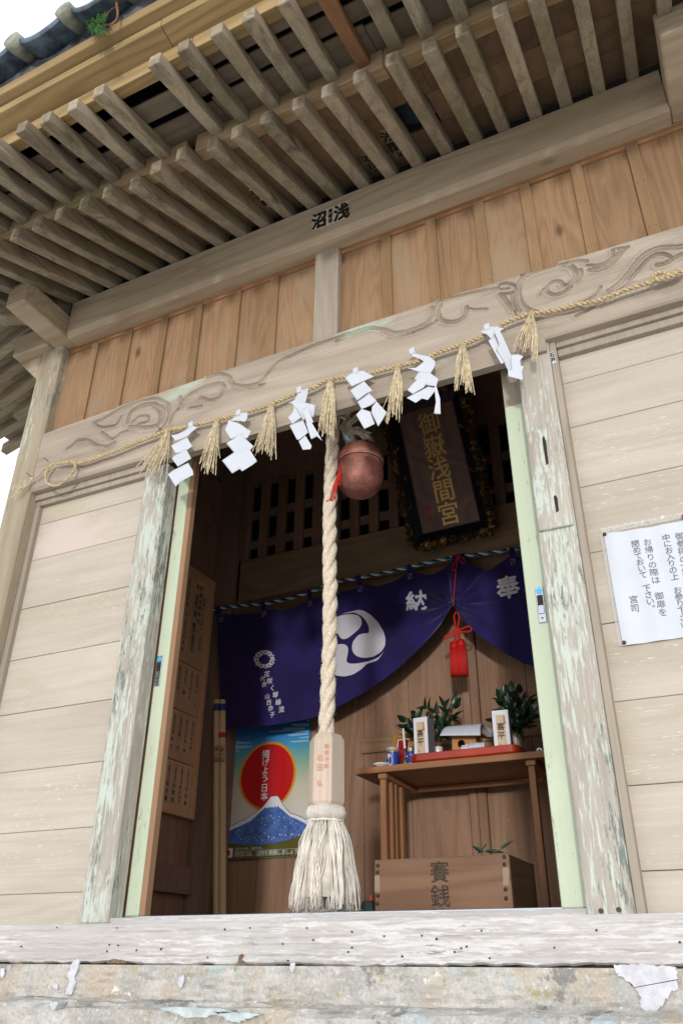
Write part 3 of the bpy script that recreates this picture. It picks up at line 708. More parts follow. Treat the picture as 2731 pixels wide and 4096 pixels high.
# tiles: waved sheet with a thick front lip, mud bedding behind and round end caps
PX, X0 = .2515, -1.901
xs = np.arange(-3.75, .55, PX / 28)
def tz(x):
    u = ((x - X0) / PX) % 1.0
    if u < .16 or u > .94: return .030 * max(0, math.cos(((u if u < .5 else u - 1) - .03) / .13 * 1.57)) 
    v = (u - .16) / .78; return -.034 * math.sin(math.pi * v ** .8) + .004
zt = np.array([tz(x) for x in xs]); zt = np.convolve(np.pad(zt, 2, 'edge'), np.ones(5)/5, 'valid')
def trow(y, dz): return [(x, y, 4.012 + z + dz) for x, z in zip(xs, zt)]
q = MB(); q.grid([trow(-1.15, -.022), trow(-1.157, -.016), trow(-1.158, -.004), trow(-1.15, .004), trow(-.6, .25), trow(0.2, .62)], .4)
q.grid([trow(-.6, .22), trow(-1.06, .004), trow(-1.15, -.022)], .4)
tl = part(q, 'roof_tiles', M['tile'], smooth=True, parent=roof)
for k in range(-7, 10):
    x = X0 + PX * k; q = MB()
    q.tube([(x, -1.172, 4.022), (x, -1.168, 4.022), (x, -1.15, 4.022), (x, -1.04, 4.072)], [.020, .036, .038, .034], 20)
    part(q, 'tile_end_cap', M['tilecap'], smooth=True, parent=roof)
q = MB(); top_ = [(x, -1.07, 4.008 + z - .004) for x, z in zip(xs, zt)]; q.grid([[(x, -1.075, 3.921) for x in xs], [(x, -1.062 + .004*math.sin(37*x), 3.965) for x in xs], top_], .5)
part(q, 'tile_bedding', M['mud'], parent=roof)

# ------------------------------------------------------------------ sliding doors, open at both sides
def door(x0, x1, inner, ztop=2.97):
    q = MB(); q.box(x0, .05, 1.139, x1, .085, ztop, .45); d = part(q, 'sliding_door', M['stile'], .003); return d
dl = door(-1.852, -1.80, -1)
q = MB(); q.box(-1.7995, .052, 1.139, -1.778, .083, 2.97, .3); part(q, 'door_edge_strip', M['strip'], .002, parent=dl)
q = MB(); q.box(-2.5, .058, 1.139, -1.8525, .08, 2.97, .3); part(q, 'door_leaf', M['inner'], parent=dl)
q = MB(); q.box(-.482, .025, 1.134, -.4135, .06, 2.97, .62); dr = part(q, 'sliding_door', M['stile'], .003)
q = MB(); q.box(-.482, .0245, 2.66, -.4135, .0605, 2.9, .62); part(q, 'bare_stile_top', M['strut'], .002, parent=dr)
q = MB(); q.box(-.413, .035, 1.134, .2, .055, 2.97, .62); part(q, 'door_leaf', M['inner'], parent=dr)
q = MB()
def pull(par, x, z, y, tiltx=0):
    q = MB(); q.box(x-.012, y-.003, z-.062, x+.012, y+.001, z+.05); h = part(q, 'door_handle', M['steel'], .0015, parent=par)
    q = MB(); q.box(x-.0085, y-.0038, z-.035, x+.0085, y-.0028, z+.024); part(q, 'finger_recess', [M['hole']], parent=h)
    q = MB()
    n = 10; P = [[(x-.0075+.015*i, y-.0036-.0012*math.cos(3.14*j/n), z-.034+.057*j/n) for i in (0, 1)] for j in range(n+1)]
    q.grid(P); part(q, 'polished_scoop', M['steel'], smooth=True, parent=h)
    q = MB(); q.tube([(x, y-.0045, z+.037), (x, y-.002, z+.037)], .0095, 16); part(q, 'blue_disc', M['blue'], parent=h)
    q = MB(); q.tube([(x, y-.0042, z-.048), (x, y-.002, z-.048)], .003, 8); part(q, 'screw', M['nail'], parent=h)
p = spot(1241*1.7417, 1385*1.7417, .024); pull(dr, p[0], p[2], .0235)
p = spot(365*1.7417, 1537*1.7417, .048); pull(dl, p[0], p[2], .0485)

# ------------------------------------------------------------------ interior
q = MB(); q.box(-2.66, .06, 1.03, .36, 1.66, 1.085); part(q, 'inner_floor', M['inner'])
q = MB(); zc = 1.114
q.box(-2.70, .1, 1.0, -2.66, 1.66, 3.9, .3)
yb = [.1, .28, .46, .63, .8, .97, 1.14, 1.30, 1.45]
for a, b in zip(yb[:-1], yb[1:]): q.box(-2.6595, a + .001, 1.086, -2.648, b - .001, 3.86)
iw = part(q, 'inner_side_wall', M['inner'], .001)
zb0 = spotX(598, 3443, -2.62)[2]; zb1 = spotX(586, 3560, -2.62)[2]
q = MB(); q.box(-2.647, .1, zb1, -2.61, 1.46, zb0); part(q, 'wall_rail', M['darkpost'], .003, parent=iw)
zr2 = spotX(750+150*.4145, 1750+690*.4145, -2.62)[2]
q = MB(); q.box(-2.647, .1, zr2 - .05, -2.615, 1.46, zr2 + .05); part(q, 'wall_rail', M['darkpost'], .003, parent=iw)
q = MB(); q.box(.33, .1, 1.086, .37, 1.66, 3.9); part(q, 'inner_side_wall', M['inner'])
q = MB(); q.box(-2.68, 1.46, 1.086, -2.515, 1.62, 3.9); q.box(-2.5145, 1.5, 1.086, -2.49, 1.62, 3.15)
part(q, 'inner_post', M['darkpost'], .006)
q = MB(); q.box(2*XC+2.515, 1.46, 1.086, 2*XC+2.68, 1.62, 3.9); part(q, 'inner_post', M['darkpost'], .006)
q = MB()
bx = [-2.66, -2.33, -2.1, -1.9, -1.73, -1.478, -1.19]; bx2 = [-1.105, -.87, -.6, -.35, -.1, .15, .36]
for seq in (bx, bx2):
    for a, b in zip(seq[:-1], seq[1:]): q.box(a + .001, 1.6 + .002*random.random(), 1.086, b - .001, 1.63, 2.9)
bw = part(q, 'inner_back_wall', M['inner'], .001)
q = MB(); q.box(-1.1895, 1.578, 1.086, -1.150, 1.63, 2.88); q.box(-1.1485, 1.578, 1.086, -1.106, 1.63, 2.88); part(q, 'centre_stile', M['inner'], .006, parent=bw)
q = MB(); q.box(-1.74, 1.585, 1.95, -1.478, 1.5995, 2.022); q.box(-1.4775, 1.588, 1.95, -1.19, 1.5995, 2.01); q.box(-1.1055, 1.588, 1.95, .3, 1.5995, 2.01); part(q, 'wall_rail', M['innerb'], .003, parent=bw)
q = MB(); q.box(-2.5145, 1.5, 2.885, .22, 1.62, 3.155); ib = part(q, 'inner_beam', M['innerb'], .006)
q = MB(); q.box(-2.5145, 1.55, 2.80, .22, 1.62, 2.884); part(q, 'inner_lintel', M['innerb'], .003)
q = MB()                                            # pale incised scroll on the inner beam
z70 = zoomed(750, 1750, .4145)
for pts in ([(370,1385),(480,1410),(600,1400),(680,1365),(760,1345),(820,1370),(870,1430),(930,1480),(1010,1505),(1100,1490)], [(620,1320),(660,1275),(720,1290),(740,1320),(790,1320),(850,1360),(900,1420),(950,1470)], [(920,1220),(960,1195),(1000,1180),(1060,1165),(1095,1150),(1075,1180)]):
    P = smoothpath([spot(*z70(*p), 1.4995) for p in pts], 30); q.tube(P, .0022, 5)
part(q, 'incised_scroll', plain('scroll_line', '#7b6853', .8), parent=ib)
q = MB()
q.box(-2.5145, 1.56, 3.74, .22, 1.63, 3.9); 
q2 = MB()
for k in range(22):
    x = -2.507 + .1245*k
    if x > .2: break
    q2.box(x - .029, 1.545, 3.1555, x + .029, 1.575, 3.7395)
la = MB(); la = q2
for z in (3.295, 3.505): la.box(-2.5145, 1.5765, z - .026, .22, 1.60, z + .026, .5)
part(la, 'lattice', M['lattice'], .002); part(q, 'inner_upper_beam', M['lattice'], .004)
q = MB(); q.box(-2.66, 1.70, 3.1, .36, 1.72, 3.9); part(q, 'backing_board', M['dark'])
q = MB(); q.box(-2.70, .1, 3.86, .40, 1.72, 3.9); part(q, 'inner_ceiling', M['darkpost'])
q = MB(); q.box(-2.76, .1, 1.0, -2.7005, 2.6, 3.9); q.box(.3705, .1, 1.0, .43, 2.6, 3.9); q.box(-2.7, 2.56, 1.0, .37, 2.6, 3.9); part(q, 'outer_side_wall', M['siding'])

# ================================================================== concrete step in front
q = MB(); nx = 520; X = np.linspace(-5, 3, nx); R = np.random.default_rng(9); rows_ = []
for k, (y, z) in enumerate([(-.26, .2), (-.258, .6), (-.256, .80), (-.254, .86), (-.252, .885), (-.247, .902), (-.238, .913), (-.226, .919), (-.21, .922), (-.19, .923), (-.17, .924), (-.152, .924)]):
    rows_.append([(x, y + a_, z + b_) for x, a_, b_ in zip(X, .005*nz1(nx, 14) + .003*nz1(nx, 4), .0022*nz1(nx, 10) + .0012*nz1(nx, 4))])
q.grid(rows_, .5)
st = q.build('concrete_step', M['step'], None, org=(XC, -.4, 0)); tag(st, 'mossy grey concrete step below the shrine plinth, flecked with pale lichen', 'step')
for (a, b, rx, rz, sd2) in ((900, 1118, .09, .010, 3), (1090, 1140, .05, .010, 4), (255, 1090, .014, .010, 5)):
    p = spot(*z7(a, b), -.262); q = MB(); R_ = np.random.default_rng(sd2); an = np.linspace(0, 2*math.pi, 36, endpoint=False)
    k = 1 + .25*np.sin(3*an) + .12*R_.normal(size=36)
    q.prism([(p[0] + rx*k[i]*math.cos(an[i]), p[2] + rz*k[i]*math.sin(an[i])) for i in range(36)], -.268, -.24)
    q.build('paint_residue', M['bluepaint'], st)

# ================================================================== tree far off at the left
tr = thing('tree', 'bare pale tree glimpsed past the left corner of the shrine', 'tree', (-13.5, 7.5, 0))
q = MB(); tips = []
def branch(p, d, L, r, k):
    P = [p]; 
    for i in range(5): d = d + rng.normal(size=3)*.12; d /= np.linalg.norm(d); P.append(P[-1] + d*L/5)
    q.tube(P, np.linspace(r, r*.55, 6), 6 if k < 2 else 4)
    if k < 4:
        for j in range(3 if k else 5):
            nd = d + rng.normal(size=3)*.65 + np.array([0, 0, .15]); branch(P[2 + j % 4], nd/np.linalg.norm(nd), L*.62, r*.5, k+1)
branch(np.array([-13.5, 7.5, 0.]), np.array([0, 0, 1.]), 5.0, .22, 0)
V = np.array(q.v); k = 0
q.build('trunk', plain('pale_bark', '#8d8880', .9, 0, .3, 6), tr)

# ================================================================== straw rope, straw tassels, paper streamers
D_ = 1.741709
RY = -.078                                           # the rope hangs just in front of the carved beam
za = zoomed(0, 1400, .2551); zA = zoomed(0, 1700, .5102); zC = zoomed(1900, 1200, .38265); zc5 = zoomed(660, 1550, .40816); zc6 = zoomed(1250, 1350, .57398)
rp = [za(560, 1995), za(640, 1930), za(730, 1840), za(830, 1790), za(960, 1770), za(1100, 1750), za(1250, 1770), za(1400, 1730), za(1560, 1670), zA(880, 215), zA(1100, 125), zA(1310, 45), zA(1450, 20)]
rp += [zc5(70, 405), zc5(210, 385), zc5(340, 355), zc5(510, 315), zc5(650, 285), zc5(800, 240), zc5(1040, 165), zc5(1280, 60), zc5(1440, 10), zc6(120, 290), zc6(250, 270), zc6(440, 240), zc6(590, 200), zc6(740, 165), zc6(870, 105), zc6(1040, 50), zc6(1150, 10)]
rp += [zC(300, 245), zC(440, 190), zC(590, 145), zC(760, 120), zC(900, 90), zC(1100, 40), zC(1300, 5), z6(1050, 460), z6(1300, 380), z6(1450, 320), z6(1600, 260), z6(1800, 190)]
pts = np.array([spot(*p, RY) for p in rp])
sr = thing('straw_rope', 'thin twisted straw rope strung across the carved beam above the doorway', 'rope', tuple(pts[len(pts)//2]))
path = smoothpath(pts, 900)
q = MB(); twist(q, path[40:], 2, .0046, .0042, .034, 7); twist(q, path[:42], 2, .0022, .002, .02, 6)
R = np.random.default_rng(3)
for i in range(420):                                 # loose fibres
    p = path[R.integers(30, 899)]; d = np.array([R.normal()*.6, -abs(R.normal()), R.normal()]); d /= np.linalg.norm(d)
    q.tube([p + d*.006, p + d*R.uniform(.011, .02) + np.array([R.normal()*.004, 0, R.normal()*.003])], .0004, 3, caps=False)
q.build('twisted_rope', M['strawd'], sr)
q = MB()
lp = [za(*p) for p in [(830,1790),(770,1860),(725,1930),(718,2000),(735,2070),(790,2110),(860,2130),(930,2110),(1010,2060),(1090,1990),(1150,1910),(1190,1830),(1180,1770),(1110,1740),(1050,1770)]]
twist(q, smoothpath([spot(*p, RY - .004) for p in lp], 220), 2, .0033, .003, .026, 6)
kn = [z6(*p) for p in [(1450,330),(1390,300),(1320,310),(1305,350),(1350,365),(1420,345),(1500,320),(1560,290)]]
twist(q, smoothpath([spot(*p, RY - .006) for p in kn], 160), 2, .0042, .0038, .03, 6)
q.build('rope_loop', M['strawd'], sr)
q = MB(); e0 = spot(*za(500, 2020), RY)
for i in range(24):
    e1 = spot(*za(150 + R.uniform(0, 120), 2160 + R.uniform(-20, 190)), RY - R.uniform(0, .02)); 
    q.tube([e0 + R.normal(size=3)*.003, (e0+e1)/2 + np.array([0, 0, .006*R.normal()]), e1], .0007, 4, caps=False)
q.tube([e0 + np.array([-.006, 0, 0]), e0 + np.array([.008, 0, .003])], .005, 8)
q.build('frayed_end', M['straw'], sr)
q = MB(); 
for p in (za(770, 1755), za(500, 1990), zA(1268, 40), zC(440, 172)):
    a = spot(*p, -.05); q.tube([a + np.array([0, .01, 0]), a + np.array([-.004, -.03, .006])], .0014, 6)
q.build('hook_nail', M['nail'], sr)

def straw_bundle(top, ends, n, seed, label, droop=0):
    """top = photo point of the binding; ends = (x0,y0),(x1,y1) photo points of the bottom corners"""
    R = np.random.default_rng(seed); T = spot(*top, RY - .012); A = spot(*ends[0], RY - .012); Bp = spot(*ends[1], RY - .012)
    t = thing('straw_tassel', label, 'straw tassel', tuple(T), 'straw tassels hanging from the rope')
    q = MB()
    for i in range(n):
        u = R.beta(1.3, 1.3); e = A + (Bp - A)*u; f = R.uniform(.78, 1.03) if R.random() < .85 else R.uniform(.5, .75)
        e = T + (e - T)*f; dy = R.uniform(-.03, .022)*.8
        s0 = T + np.array([(u-.5)*.014, R.uniform(-.006, .006), -.004]); mid = s0 + (e - s0)*.45 + np.array([(u-.5)*.012, dy*.3, .0])
        e = e + np.array([R.normal()*.004, dy, 0])
        if R.random() < .07: e = e + np.array([R.choice([-1, 1])*.03, 0, .02])
        q.tube([s0, mid, e], R.uniform(.0008, .0017), 5)
    q.build('straw_stalks', M['straw'], t)
    q = MB()
    for k in range(3):
        a = np.linspace(0, 2*math.pi, 14); c = T + np.array([0, .003, -.002 + .006*(1-k)])
        q.tube([c + np.array([.0105*math.cos(x), .0105*math.sin(x), .001*math.sin(x)+.001*k]) for x in a], .0026, 5)
    q.tube([T + np.array([0, -.004, .014]), T + np.array([.004, -.009, 0]), T + np.array([-.002, -.006, -.014])], .002, 5)
    for s in (-1, 1): q.tube([T, T + np.array([s*.006, -.008, .01]), T + np.array([s*.012, -.004, .016])], .0009, 4)
    q.build('binding', M['strawd'], t)
    return t
straw_bundle(zA(1325, 40), (zA(1075, 375), zA(1265, 445)), 44, 1, 'straw tassel over the left door post, flared to the left')
straw_bundle(zc5(510, 325), (zc5(300, 790), zc5(490, 865)), 50, 2, 'straw tassel between the leftmost and the second paper streamer')
straw_bundle(zc5(1045, 170), (zc5(870, 640), zc5(1075, 715)), 52, 3, 'straw tassel between the second paper streamer and the one third from left')
straw_bundle(zc6(125, 295), (zc6(35, 690), zc6(180, 700)), 56, 4, 'thick long straw tassel directly above the white bell rope')
straw_bundle(zc6(590, 205), (zc6(505, 620), zc6(635, 530)), 50, 5, 'straw tassel in front of the left side of the dark plaque')
straw_bundle(zc6(1045, 55), (zc6(965, 370), zc6(1140, 395)), 44, 6, 'straw tassel in front of the upper right of the dark plaque, with a splayed stalk')
straw_bundle(zC(580, 150), (zC(380, 520), zC(665, 640)), 34, 7, 'thin ragged straw tassel on top of the right door post')

def streamer(polys, zf, label, seed):
    R = np.random.default_rng(seed); Y0 = RY - .016
    P0 = [np.array([spot(*zf(*p), Y0 - .004*i) for p in poly]) for i, poly in enumerate(polys)]
    org = P0[0].mean(0); t = thing('paper_streamer', label, 'paper streamer', tuple(org), 'zigzag paper streamers hanging from the rope')
    for i, P in enumerate(P0):
        c = P.mean(0); n = len(P); tx, tz_ = R.uniform(-.2, .2), R.uniform(-.25, .15)
        for v in P: v[1] += tx*(v[0]-c[0]) + tz_*(v[2]-c[2])
        bow = R.choice([-1, 1])*R.uniform(.002, .006)
        bm = bmesh.new(); vs = [bm.verts.new(v - org) for v in P]; bm.faces.new(vs).normal_update()
        bmesh.ops.triangulate(bm, faces=bm.faces[:]); bmesh.ops.subdivide_edges(bm, edges=bm.edges[:], cuts=7, use_grid_fill=True)
        ext = max(np.ptp(P[:, 0]), np.ptp(P[:, 2])); cc = c - org; ang = R.uniform(.3, 1.2)
        for v in bm.verts:
            s_ = ((v.co.x-cc[0])*math.cos(ang) + (v.co.z-cc[2])*math.sin(ang))/ext; v.co.y += bow*4*(s_*s_ - .1)
        q = MB(); bm.verts.index_update()
        q.v = [tuple(v.co + Vector(org)) for v in bm.verts]; q.f = [tuple(v.index for v in f.verts) for f in bm.faces]; q.r = [.5]*len(q.f); q.m = [0]*len(q.f); bm.free()
        o = q.build('paper_fold', M['paper'], t, smooth=True)
        so = o.modifiers.new('thick', 'SOLIDIFY'); so.thickness = .0006
    p = P0[0][P0[0][:, 2].argmax()]
    q = MB(); q.hexa([p + np.array(v) for v in ((-.008,-.004,-.012),(.012,-.004,-.010),(.012,.008,-.010),(-.008,.008,-.012),(-.010,-.004,.014),(.010,-.004,.018),(.012,.012,.016),(-.006,.012,.013))])
    q.build('knot', M['paper'], t, bevel=.002)
streamer([[(62,470),(120,455),(200,410),(245,365),(322,390),(270,430),(215,480),(110,527)], [(85,545),(215,483),(272,582),(225,612),(110,650),(55,565)], [(55,685),(80,660),(215,608),(282,715),(130,778)], [(22,845),(85,810),(235,745),(280,820),(285,860),(165,915),(97,965)]], zc5, 'leftmost white zigzag paper streamer, beside the left door post', 1)
streamer([[(630,322),(720,255),(815,250),(808,300),(780,335),(740,325)], [(608,400),(640,335),(740,360),(830,420),(740,465),(640,502),(597,420)], [(745,455),(828,415),(840,430),(800,500),(760,490)], [(595,540),(745,455),(770,485),(868,575),(838,612),(700,665)], [(558,715),(690,640),(790,625),(838,612),(900,720),(865,745),(745,812),(725,790),(647,832)]], zc5, 'white paper streamer second from left, broad with a wide square bottom fold', 2)
streamer([[(1200,143),(1260,115),(1315,35),(1418,25),(1400,80),(1370,150)], [(1240,150),(1370,150),(1472,175),(1455,290),(1395,280),(1350,320),(1290,220)], [(1200,290),(1250,250),(1270,185),(1340,300),(1245,352)], [(1220,370),(1340,305),(1405,440),(1375,470),(1325,515),(1300,520)], [(1355,230),(1400,195),(1450,335),(1390,365)], [(1300,515),(1370,465),(1440,575),(1430,608),(1352,613)], [(1395,365),(1445,350),(1525,505),(1480,470),(1425,500)]], zc5, 'white paper streamer third from left, tangled with a curled side strip', 3)
streamer([[(232,290),(300,240),(355,230),(420,262),(355,300),(275,345)], [(257,365),(355,300),(420,375),(385,390),(310,440)], [(310,445),(390,385),(445,440),(410,470),(345,505)], [(308,545),(345,505),(400,515),(425,590),(360,637)], [(410,480),(445,445),(518,525),(458,622),(405,520)]], zc6, 'white paper streamer hanging just right of the bell rope, forked at the bottom', 4)
streamer([[(690,100),(740,115),(810,125),(850,160),(850,190),(820,250),(755,245),(665,222),(720,215),(775,165),(740,145),(688,128)], [(705,290),(740,245),(820,250),(875,290),(860,340),(790,330)], [(665,375),(765,250),(815,275),(770,350),(700,398)], [(660,430),(700,400),(800,335),(860,345),(800,432),(760,425),(722,462)], [(855,355),(868,350),(888,430),(882,520),(838,520),(858,450)]], zc6, 'white paper streamer with curled pointed tips in front of the plaque', 5)
streamer([[(55,345),(120,295),(215,280),(300,300),(255,330),(195,375),(160,400),(120,360)], [(135,425),(200,370),(255,480),(215,520),(300,655),(272,672)], [(200,330),(250,310),(300,410),(370,570),(385,740),(350,760),(300,650),(220,520),(255,480)], [(370,575),(440,560),(495,580),(465,630),(475,690),(505,690),(490,740),(500,845),(350,810),(345,750),(385,740)]], zC, 'rightmost white paper streamer, long and twisted beside the right door post', 6)

# ================================================================== bell and bell rope
BY = .20
bc = np.array([-1.102, BY, 2.672])
bl = thing('bell', 'round copper shrine bell with a raised band hanging under the lintel', 'bell', tuple(bc))
prof = [(.004, -.108), (.030, -.1045), (.052, -.095), (.070, -.079), (.083, -.056), (.0905, -.028), (.0918, -.005), (.0895, .015), (.086, .028), (.084, .036)]
q = MB(); q.lathe([(a, b) for a, b in prof], bc, 40); q.build('lower_shell', M['bell'], bl, smooth=True)
q = MB(); q.lathe([(.084, .036), (.0925, .038), (.0945, .044), (.0935, .056), (.0895, .063), (.084, .074), (.074, .093), (.056, .110), (.030, .121), (.004, .124)], bc, 40); q.build('upper_shell', M['bell'], bl, smooth=True)
q = MB(); a_ = np.linspace(0, 2*math.pi, 49)
q.tube([bc + np.array([.0895*math.cos(x), .0895*math.sin(x), .0365]) for x in a_], .0018, 6)
q.build('seam_ring', plain('dull_seam', '#a39a95', .5, 0, .2, 60), bl, smooth=True)
zb = zoomed(1250, 1600, .22321)
q = MB()
for x, y in ((675, 1625), (865, 1345)):
    v = ray(*zb(x, y)); # where the sight line meets the shell
    oc = CAM - bc; A_ = v @ v; B2 = 2*oc @ v; C2 = oc @ oc - .0925**2; t_ = (-B2 - math.sqrt(max(0, B2*B2 - 4*A_*C2)))/(2*A_); p = CAM + v*t_
    n_ = (p - bc)/np.linalg.norm(p - bc)
    if x < 700: q.tube([p - n_*.004, p + n_*.0012], .003, 8)
q.build('pin_hole', M['hole'], bl)
q = MB(); R = np.random.default_rng(11)
def fuzz(q, path, r, n, l0, l1, R, th=.0003):
    P = np.array(path)
    for i in range(n):
        k = R.integers(0, len(P)); d = R.normal(size=3); d[2] *= .4; d /= np.linalg.norm(d)
        e = d*R.uniform(l0, l1) + np.array([0, 0, -R.uniform(0, l1*.5)])
        q.tube([P[k] + d*r*.9, P[k] + d*r + e*.6, P[k] + d*r + e + R.normal(size=3)*.002], th, 3, caps=False)
top = bc + np.array([0, 0, .123])
for s in (-1, 1, 0):
    twist(q, smoothpath([top + np.array([-.02+.015*s, -.02, -.004]), top + np.array([-.035+.012*s, -.03, .03]), top + np.array([-.045+.01*s, -.03, .07]), top + np.array([-.05, -.02, .13])], 30), 2, .006, .005, .03)
for i in range(26):
    a = top + np.array([-.03 + R.normal()*.008, -.03, .055 + R.normal()*.01]); b = top + np.array([.03 + R.uniform(0, .035), -.035 + R.normal()*.008, .025 - R.uniform(0, .03)])
    q.tube(smoothpath([a, (a+b)/2 + np.array([0, 0, .016 + R.normal()*.006]), b], 8), R.uniform(.002, .0045), 5)
for i in range(16):
    a = top + np.array([-.04 + R.normal()*.01, -.03, .075]); q.tube([a, a + R.normal(size=3)*.01 + np.array([-.008, 0, .01]), a + np.array([R.normal()*.02 + .01, -.005, .04 + R.normal()*.008])], .005, 5)
fuzz(q, [top + np.array([x, -.03, z]) for x, z in ((-.04,.03),(-.045,.06),(0,.04),(.03,.02),(.05,.0),(-.05,.09))], .012, 160, .005, .018, R)
q.build('frayed_cord', M['rag'], bl)
q = MB(); pb = [spot(*zb(*p), BY - .10) for p in [(665, 830), (590, 900), (540, 1000), (510, 1110), (492, 1210)]]; q.tube(pb, .0016, 6)
kp = pb[-1]; q.tube([kp + np.array([0, 0, .006]), kp, kp - np.array([0, 0, .012])], [.004, .0055, .0035], 8)
for (x, y) in ((270, 1790), (320, 1765), (355, 1770), (400, 1730), (487, 1500)):
    e = spot(*zb(x, y), BY - .10); q.tube(smoothpath([kp, kp + (e-kp)*.5 + np.array([.003, 0, 0]), e], 8), .0018, 5)
    q.tube([e, e + (e-kp)/np.linalg.norm(e-kp)*.008], [.003, .004], 6)
q.build('red_tie', M['redc'], bl)
q = MB(); p = spot(*zb(590, 665), BY - .09); q.tube([p + np.array([-.006, 0, .004]), p + np.array([.002, -.004, .008]), p + np.array([.006, 0, -.006]), p + np.array([.012, 0, -.02])], .003, 6); q.build('blue_twine', M['blue'], bl)

GY = .12
rt = spot(765*D_, 1000*D_, GY); rb = spot(751*D_, 1700*D_, GY); gx = rb[0]
gt = spot(748*D_, 1690*D_, GY)[2]; gb = spot(747*D_, 1853*D_, GY)[2]; cb = spot(748*D_, 1885*D_, GY)[2]; tb = spot(748*D_, 2090*D_, GY)[2]
br = thing('bell_rope', 'thick twisted white rope with a wooden grip and a tassel hanging in the doorway', 'bell rope', (gx, GY, gt))
P = [(gx, GY, z) for z in np.linspace(3.02, gt - .02, 420)]
P = [(x + .004*math.sin(z*7), y, z) for x, y, z in P]
q = MB(); twist(q, P, 3, .0145, .0118, .215, 12)
R = np.random.default_rng(8); fuzz(q, P, .025, 2200, .001, .0055, R, .00022)
zt_ = spot(790*D_, 975*D_, GY)[2]
for i in range(22):
    a = np.array([gx + .01, GY, zt_ + .06]); b = np.array([gx + .05 + R.normal()*.02, GY + .03, zt_ + .10 + R.normal()*.03]); q.tube(smoothpath([a + R.normal(size=3)*.01, (a+b)/2 + R.normal(size=3)*.012, b], 8), .006, 5)
q.build('twisted_rope', M['cotton'], br, smooth=True)
q = MB()                                             # six-sided wooden grip, chamfered at both ends
def hexring(r, z, rot=.22): return [(gx + r*math.cos(rot + k*math.pi/3), GY + r*math.sin(rot + k*math.pi/3), z) for k in range(6)]
rg_ = [hexring(.046, gt), hexring(.057, gt - .018), hexring(.0585, gb + .010), hexring(.053, gb)]
vs = sum(rg_, []); fs = [(i*6+j, (i+1)*6+j, (i+1)*6+(j+1) % 6, i*6+(j+1) % 6) for i in range(3) for j in range(6)] + [tuple(range(6)), tuple(range(23, 17, -1))]
q.add(vs, fs, .5); gp = q.build('wooden_grip', M['grip'], br, bevel=.0015)
# writing on the hexagon face turned to the viewer
fa = [np.array(hexring(.0572, gt - .018)[k]) for k in range(6)]; best = None
for k in range(6):
    a, b = fa[k], fa[(k+1) % 6]; n_ = np.cross(b - a, [0, 0, 1]); n_ /= np.linalg.norm(n_); c = (a+b)/2
    s_ = n_ @ (CAM - c)/np.linalg.norm(CAM - c)
    if best is None or s_ > best[0]: best = (s_, a, b, n_, c)
_, a, b, n_, c = best; rt_ = (b - a)/np.linalg.norm(b - a); 
if rt_ @ ROT[:, 0] < 0: rt_ = -rt_
q = MB(); H_ = gt - gb
def wr(txt, u, f0, size, pitch):
    o = c + n_*.0022 + rt_*u; o = o + np.array([0, 0, gt - H_*f0 - o[2]]); write(q, txt, o, rt_, (0, 0, -1), size, pitch)
wr('御伊子新恵', .012, .21, .016, 1.25); wr('石', -.008, .37, .020, 1); wr('田', -.008, .50, .022, 1); wr('弘', -.008, .72, .020, 1)
q.build('lettering', plain('faded_vermilion', '#c9775c', .7), gp)
q = MB(); q.lathe([(.035, gb + .004), (.05, gb), (.057, (gb*2+cb)/3), (.057, (gb+cb*2)/3), (.05, cb), (.03, cb - .004)], (gx, GY, 0), 36)
for k in range(80):
    a = 2*math.pi*k/80; q.tube([(gx + .054*math.cos(a), GY + .054*math.sin(a), gb - .002), (gx + .0595*math.cos(a), GY + .0595*math.sin(a), (gb+cb)/2), (gx + .053*math.cos(a), GY + .053*math.sin(a), cb)], .0026, 4)
a_ = np.linspace(0, 2*math.pi*2, 60); q.tube([(gx + .054*math.cos(x), GY + .054*math.sin(x), cb + .001*math.sin(9*x) - .004*x/12) for x in a_], .003, 5)
q.build('tassel_collar', M['cotton2'], br, smooth=True)
q = MB(); R = np.random.default_rng(21)
for k in range(640):
    a = R.uniform(0, 2*math.pi); rr = math.sqrt(R.uniform(.02, 1)); f = R.uniform(.93, 1.02) - (.08 if R.random() < .15 else 0)
    r0, r1 = .050*rr, .092*rr + R.normal()*.003; cl = round(a*9/6.28)/9*6.28; a1 = a*.35 + cl*.65 + R.normal()*.06
    L = cb - tb; ds = lambda t: np.array([gx + (r0 + (r1 - r0)*(t**.8) + .012*math.sin(min(1, t*3)*1.57)*rr)*math.cos(a + (a1-a)*t), GY + (r0 + (r1 - r0)*t**.8 + .012*math.sin(min(1, t*3)*1.57)*rr)*math.sin(a + (a1-a)*t), cb - L*f*t])
    pp = [ds(t) for t in np.linspace(0, 1, 9)]; wv = R.normal(size=3)*.0025; ph = R.uniform(0, 6)
    pp = [p_ + wv*math.sin(ph + i*1.3) for i, p_ in enumerate(pp)]
    q.tube(pp, R.uniform(.0012, .0028)*np.array([1, 1, 1.05, 1.1, 1.1, 1.1, 1.1, 1.0, .7]), 5)
q.lathe([(.02, cb), (.040, cb - .01), (.052, cb - .06), (.066, (cb+tb)/2), (.074, tb + .03), (.02, tb + .035)], (gx, GY, 0), 30)
for k in range(260):
    a = R.uniform(0, 2*math.pi); r_ = .085*math.sqrt(R.random()); p = np.array([gx + r_*math.cos(a), GY + r_*math.sin(a), tb + R.uniform(-.004, .02)])
    q.tube([p, p + np.array([R.normal()*.012, R.normal()*.012, -R.uniform(.005, .02)]), p + np.array([R.normal()*.02, R.normal()*.02, -R.uniform(.01, .03)])], .0003, 3, caps=False)
q.build('tassel', M['cotton2'], br, smooth=True)

